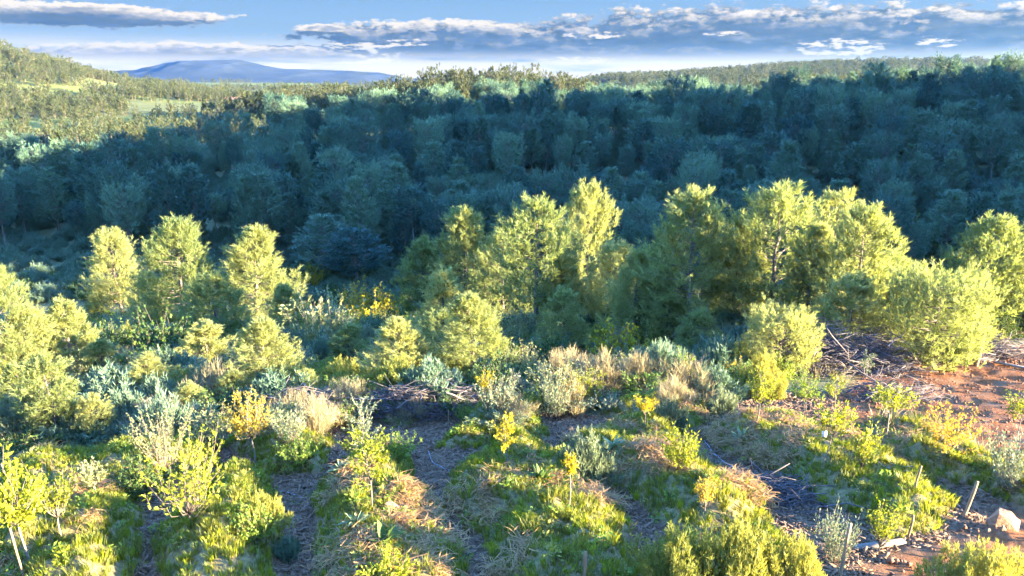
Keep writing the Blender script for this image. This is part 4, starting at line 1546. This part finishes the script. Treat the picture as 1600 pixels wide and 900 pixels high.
WS = 'wooden stakes in the garden'
stick('wooden_stake', 'stake', 1503, 808, 752, .20, .040, 'stake', 'thick leaning wooden stake beside the pale boulder', WS)
stick('wooden_stake', 'stake', 1426, 768, 728, .10, .028, 'stake', 'weathered stake beside the curved irrigation hose', WS)
stick('wooden_stake', 'stake', 1310, 905, 818, .08, .034, 'stake', 'reddish stake in front of the white-leaved sage bush', WS)
stick('wooden_stake', 'stake', 40, 905, 825, -.10, .022, 'stake', 'thin bare stake beside the slanting white-trunked fruit tree', WS)
stick('wooden_stake', 'stake', 912, 905, 862, .02, .034, 'stake', 'short stake in the grass of the middle bed at the bottom edge', WS)
stick('wooden_stake', 'stake', 1418, 842, 805, .05, .026, 'stake', 'short pale stake at the green end of the long bed', WS)
stick('wooden_stake', 'stake', 646, 655, 628, .0, .022, 'bark', 'dark weathered post in the matted brush heap', WS)
stick('wooden_stake', 'stake', 1615, 760, 700, .0, .02, 'stake', 'stake at the picture edge beside the pale spotted bush', WS)
stick('wooden_stake', 'stake', 700, 668, 640, .03, .016, 'stake', 'thin cane beside the round yellow lollipop tree', WS)
stick('tree_stump', 'stump', 1524, 572, 520, .10, .10, 'stake', 'broken upright tree stump at the corner of the red earth', None, 8)
stick('dead_trunk', 'dead trunk', 1572, 520, 482, -.35, .09, 'pale_bark', 'pale snapped trunk on the green bank', None, 8)


def boulder(px, yb, yt, w, label, seed, mat='stone'):
    """angular broken rock: the hull of a few corner points, roughened"""
    x, y, h, wd = spot(px, yb, yt, w)
    q = np.random.default_rng(seed)
    C = np.array([(-.5, -.32, 0), (.5, -.38, 0), (.62, .25, 0), (-.42, .38, 0), (-.60, -.05, .42), (-.34, -.25, .86), (-.16, .12, 1.0), (.10, -.22, .84),
                  (.36, .05, .60), (.60, -.20, .26), (.64, .10, .30), (-.2, .35, .7), (.2, -.46, .35)])
    C = C + q.normal(0, .05, C.shape)
    bm = bmesh.new()
    for c in C:
        bm.verts.new(c * np.array([wd * .92, wd * .72, h * 1.05]))
    bmesh.ops.convex_hull(bm, input=bm.verts)
    bmesh.ops.delete(bm, geom=[v for v in bm.verts if not v.link_faces], context='VERTS')
    bmesh.ops.triangulate(bm, faces=bm.faces)
    bmesh.ops.subdivide_edges(bm, edges=list(bm.edges), cuts=2)
    for v in bm.verts:
        v.co += v.normal * float(wd * .022 * fbm(np.array(v.co.x * 9 + v.co.z * 5), np.array(v.co.y * 9 - v.co.z * 7), 1.0, 3, seed))
    me = bpy.data.meshes.new('boulder')
    bm.to_mesh(me)
    bm.free()
    me.materials.append(MT[mat])
    o = link('boulder' if wd > .3 else 'stone', me, None, (x, y, H(x, y) - .04), q.uniform(-.3, .3))
    return tag(o, label, 'rock', 'stones lying in the garden')


boulder(1566, 823, 792, 42, 'pale orange boulder beside the leaning wooden stake', 500)
boulder(1553, 826, 818, 11, 'fist-sized stone at the foot of the pale orange boulder', 501)
boulder(1567, 829, 820, 9, 'small stone in front of the pale orange boulder', 502)
boulder(1545, 832, 825, 7, 'pebble-sized stone farthest from the pale orange boulder', 503)
boulder(1251, 672, 662, 24, 'flat pale stone slab lying by the tagged lime sapling', 504)
boulder(613, 800, 780, 24, 'upright pale stone slab among the yellow weeds near the columnar sapling', 505)
boulder(984, 668, 658, 14, 'grey stone on the bed behind the grassy mound', 506)
boulder(1320, 678, 668, 22, 'low flat stone beside the dusty track', 507)


def board(px0, py0, px1, py1, wid, thick, label, name='board'):
    a, b = np.array(G(px0, py0, H)), np.array(G(px1, py1, H))
    za, zb = H(*a) + .05, H(*b) + .05
    A, B = np.array([*a, za]), np.array([*b, zb])
    d = unit(B - A)
    s = unit(np.cross(d, [0, 0, 1])) * wid / 2
    u = np.cross(s, d)
    u = unit(u) * thick / 2
    V = [p + i * s + j * u for p in (A, B) for i, j in ((-1, -1), (1, -1), (1, 1), (-1, 1))]
    F = [(0, 1, 2, 3), (7, 6, 5, 4), (0, 4, 5, 1), (1, 5, 6, 2), (2, 6, 7, 3), (3, 7, 4, 0)]
    o = link(name, np_mesh(name, np.array(V) - A, np.array(F), MT['white_wood']), None, tuple(A))
    return tag(o, label, 'board', 'pale boards on the ground')


board(1553, 568, 1640, 584, .16, .06, 'long whitish board lying on the red earth below the green bank')
board(1471, 562, 1486, 568, .09, .05, 'short whitish board under the globe-shaped pine')
board(1335, 860, 1412, 850, .14, .06, 'pale concrete edging beam at the end of the long bed')


def hose(pts, label, rad=.014, name='irrigation_hose'):
    g = np.array([[*G(*p, H)] for p in pts])
    t = np.linspace(0, len(g) - 1, 40)
    k = np.arange(len(g))
    # smooth the path
    X = np.interp(t, k, g[:, 0])
    Y = np.interp(t, k, g[:, 1])
    ker = np.ones(7) / 7
    X[3:-3] = np.convolve(X, ker, 'valid')
    Y[3:-3] = np.convolve(Y, ker, 'valid')
    Z = H(X, Y) + .03
    mb = MB()
    tube(mb, np.column_stack([X, Y, Z]) - np.array([X[0], Y[0], Z[0]]), rad, 6)
    o = link(name, mb.mesh(name, MT['hose'], True), None, (X[0], Y[0], Z[0]))
    return tag(o, label, 'hose', 'irrigation hoses')


hose([(1370, 722), (1400, 738), (1440, 752), (1475, 772), (1500, 795)], 'curved grey irrigation hose in the trench behind the long bed')
hose([(1385, 720), (1420, 735), (1462, 752), (1492, 776)], 'second grey hose running beside the curved irrigation hose')
hose([(1195, 782), (1215, 785), (1235, 782), (1250, 772)], 'short pale hose end poking from the shaded brushwood')
hose([(405, 770), (440, 768), (470, 778), (482, 790)], 'thin cable-like hose crossing the head of the wide mulch path')
hose([(670, 708), (676, 725), (690, 733), (715, 735)], 'bent root-like hose at the head of the dark mulch path')
hose([(1100, 690), (1125, 720), (1160, 742), (1200, 762), (1240, 770)], 'black irrigation line along the mulch path before the long bed')


# white tag hanging on a sapling
x, y, h, _ = spot(1283, 712, 676, 10)
mb = MB()
mb.add([(-.06, 0, 0), (.06, 0, 0), (.06, .004, .16), (-.06, .004, .16), (-.06, .01, 0), (.06, .01, 0), (.06, .014, .16), (-.06, .014, .16)],
       [(0, 1, 2), (0, 2, 3), (5, 4, 7), (5, 7, 6), (3, 2, 6), (3, 6, 7), (0, 4, 5), (0, 5, 1), (1, 5, 6), (1, 6, 2), (4, 0, 3), (4, 3, 7)])
tag(link('plant_tag', mb.mesh('plant_tag', MT['tag_white']), None, (x, y - .05, H(x, y) + h * .85)), 'small white tag hanging on the lime sapling', 'tag')


# agaves and a broad-leaved rosette: every leaf is a part
def rosette(px, yb, wpx, n, up, wid, mat, label, seed, name='agave_plant'):
    q = np.random.default_rng(seed)
    x, y, _, w = spot(px, yb, None, wpx)
    e = link(name, None, None, (x, y, H(x, y) - .02))
    tag(e, label, 'agave' if name == 'agave_plant' else 'plant', 'spiky rosette plants in the beds')
    L = w * .46
    s = np.linspace(0, 1, 7)
    wp = np.array([.55, .8, 1, .95, .75, .42, .02]) * wid * L / 2
    ms = []
    for v in range(3):
        bend = .15 + .3 * v
        cx = np.sin(s * bend) * L
        cz = np.cos(s * bend * 1.2) * s * L
        cx = s * L * (.1 + bend * s)
        V, F = [], []
        for i in range(7):
            V += [(cx[i], -wp[i], cz[i] + wp[i] * .35), (cx[i] + .004, 0, cz[i] - .006), (cx[i], wp[i], cz[i] + wp[i] * .35)]
        for i in range(6):
            a = i * 3
            F += [(a, a + 1, a + 4), (a, a + 4, a + 3), (a + 1, a + 2, a + 5), (a + 1, a + 5, a + 4)]
        ms.append(np_mesh('leaf', np.array(V), np.array(F), MT[mat], True))
    for i in range(n):
        o = link('leaf', ms[int(q.integers(3))], e)
        o.rotation_euler = (0, q.uniform(.1, 1.15) * (1.25 - up * .6), i * 2.4 + q.normal(0, .15))
        k = q.uniform(.75, 1.1)
        o.scale = (k, k, k)


rosette(1158, 688, 52, 16, .5, .22, 'agave', 'blue-grey agave on the crest of the bed by the mulch path', 600)
rosette(556, 822, 62, 18, .8, .20, 'agave', 'pale upright agave beside the dark leafy rosette', 601)
rosette(600, 850, 84, 34, .3, .30, 'leaf_dark', 'dark green broad-leaved rosette in front of the columnar sapling', 602, 'leafy_rosette')
rosette(845, 752, 66, 34, .5, .24, 'leaf_dark', 'dark green spiky rosette on the grassy middle bed', 603, 'leafy_rosette')
rosette(958, 700, 56, 18, .7, .18, 'agave', 'green agave among grass on the bed beside the grey-green dome bush', 604)
rosette(535, 738, 56, 20, .6, .22, 'agave', 'pale leafy rosette behind the columnar lime-green sapling', 605)

# ------------------------------------------------------------------ air
def build_haze():
    x0, x1, y0, y1, z0, z1 = -4600, 4600, -400, 5200, -60, 125
    V = [(a, b, c) for a in (x0, x1) for b in (y0, y1) for c in (z0, z1)]
    F = [(0, 1, 3, 2), (4, 6, 7, 5), (0, 4, 5, 1), (2, 3, 7, 6), (0, 2, 6, 4), (1, 5, 7, 3)]
    m, nt, out = new_mat('haze_air')
    pv = nt.nodes.new('ShaderNodeVolumePrincipled')
    pv.inputs['Color'].default_value = (.16, .34, .56, 1)
    pv.inputs['Density'].default_value = 0.00008
    pv.inputs['Anisotropy'].default_value = .7
    nt.links.new(pv.outputs[0], out.inputs['Volume'])
    tag(link('haze', np_mesh('haze', np.array(V, float), np.array(F), m)), 'thin blue haze lying over the valley', 'haze', None, 'stuff')


build_haze()

# ------------------------------------------------------------------ labels that still coincide are told apart by depth
def settle_labels():
    same = {}
    for o in SC.objects:
        if o.parent is None and 'label' in o and o.get('kind') is None:
            same.setdefault(o['label'], []).append(o)
    words = ['first', 'second', 'third', 'fourth', 'fifth', 'sixth', 'seventh', 'eighth', 'ninth']
    for lab, obs in same.items():
        if len(obs) < 2:
            continue
        obs.sort(key=lambda o: o.location.y)
        for i, o in enumerate(obs):
            if len(obs) == 2:
                o['label'] = (('nearer ' if i == 0 else 'farther ') + lab) if len(lab.replace('-', ' ').split()) < 16 else lab
            elif i < len(words) and len(lab.split()) <= 11:
                o['label'] = f'{words[i]} {lab}, counted front to back'
            elif i < len(words) and len(lab.replace('-', ' ').split()) <= 15:
                o['label'] = f'{words[i]} {lab}'


settle_labels()
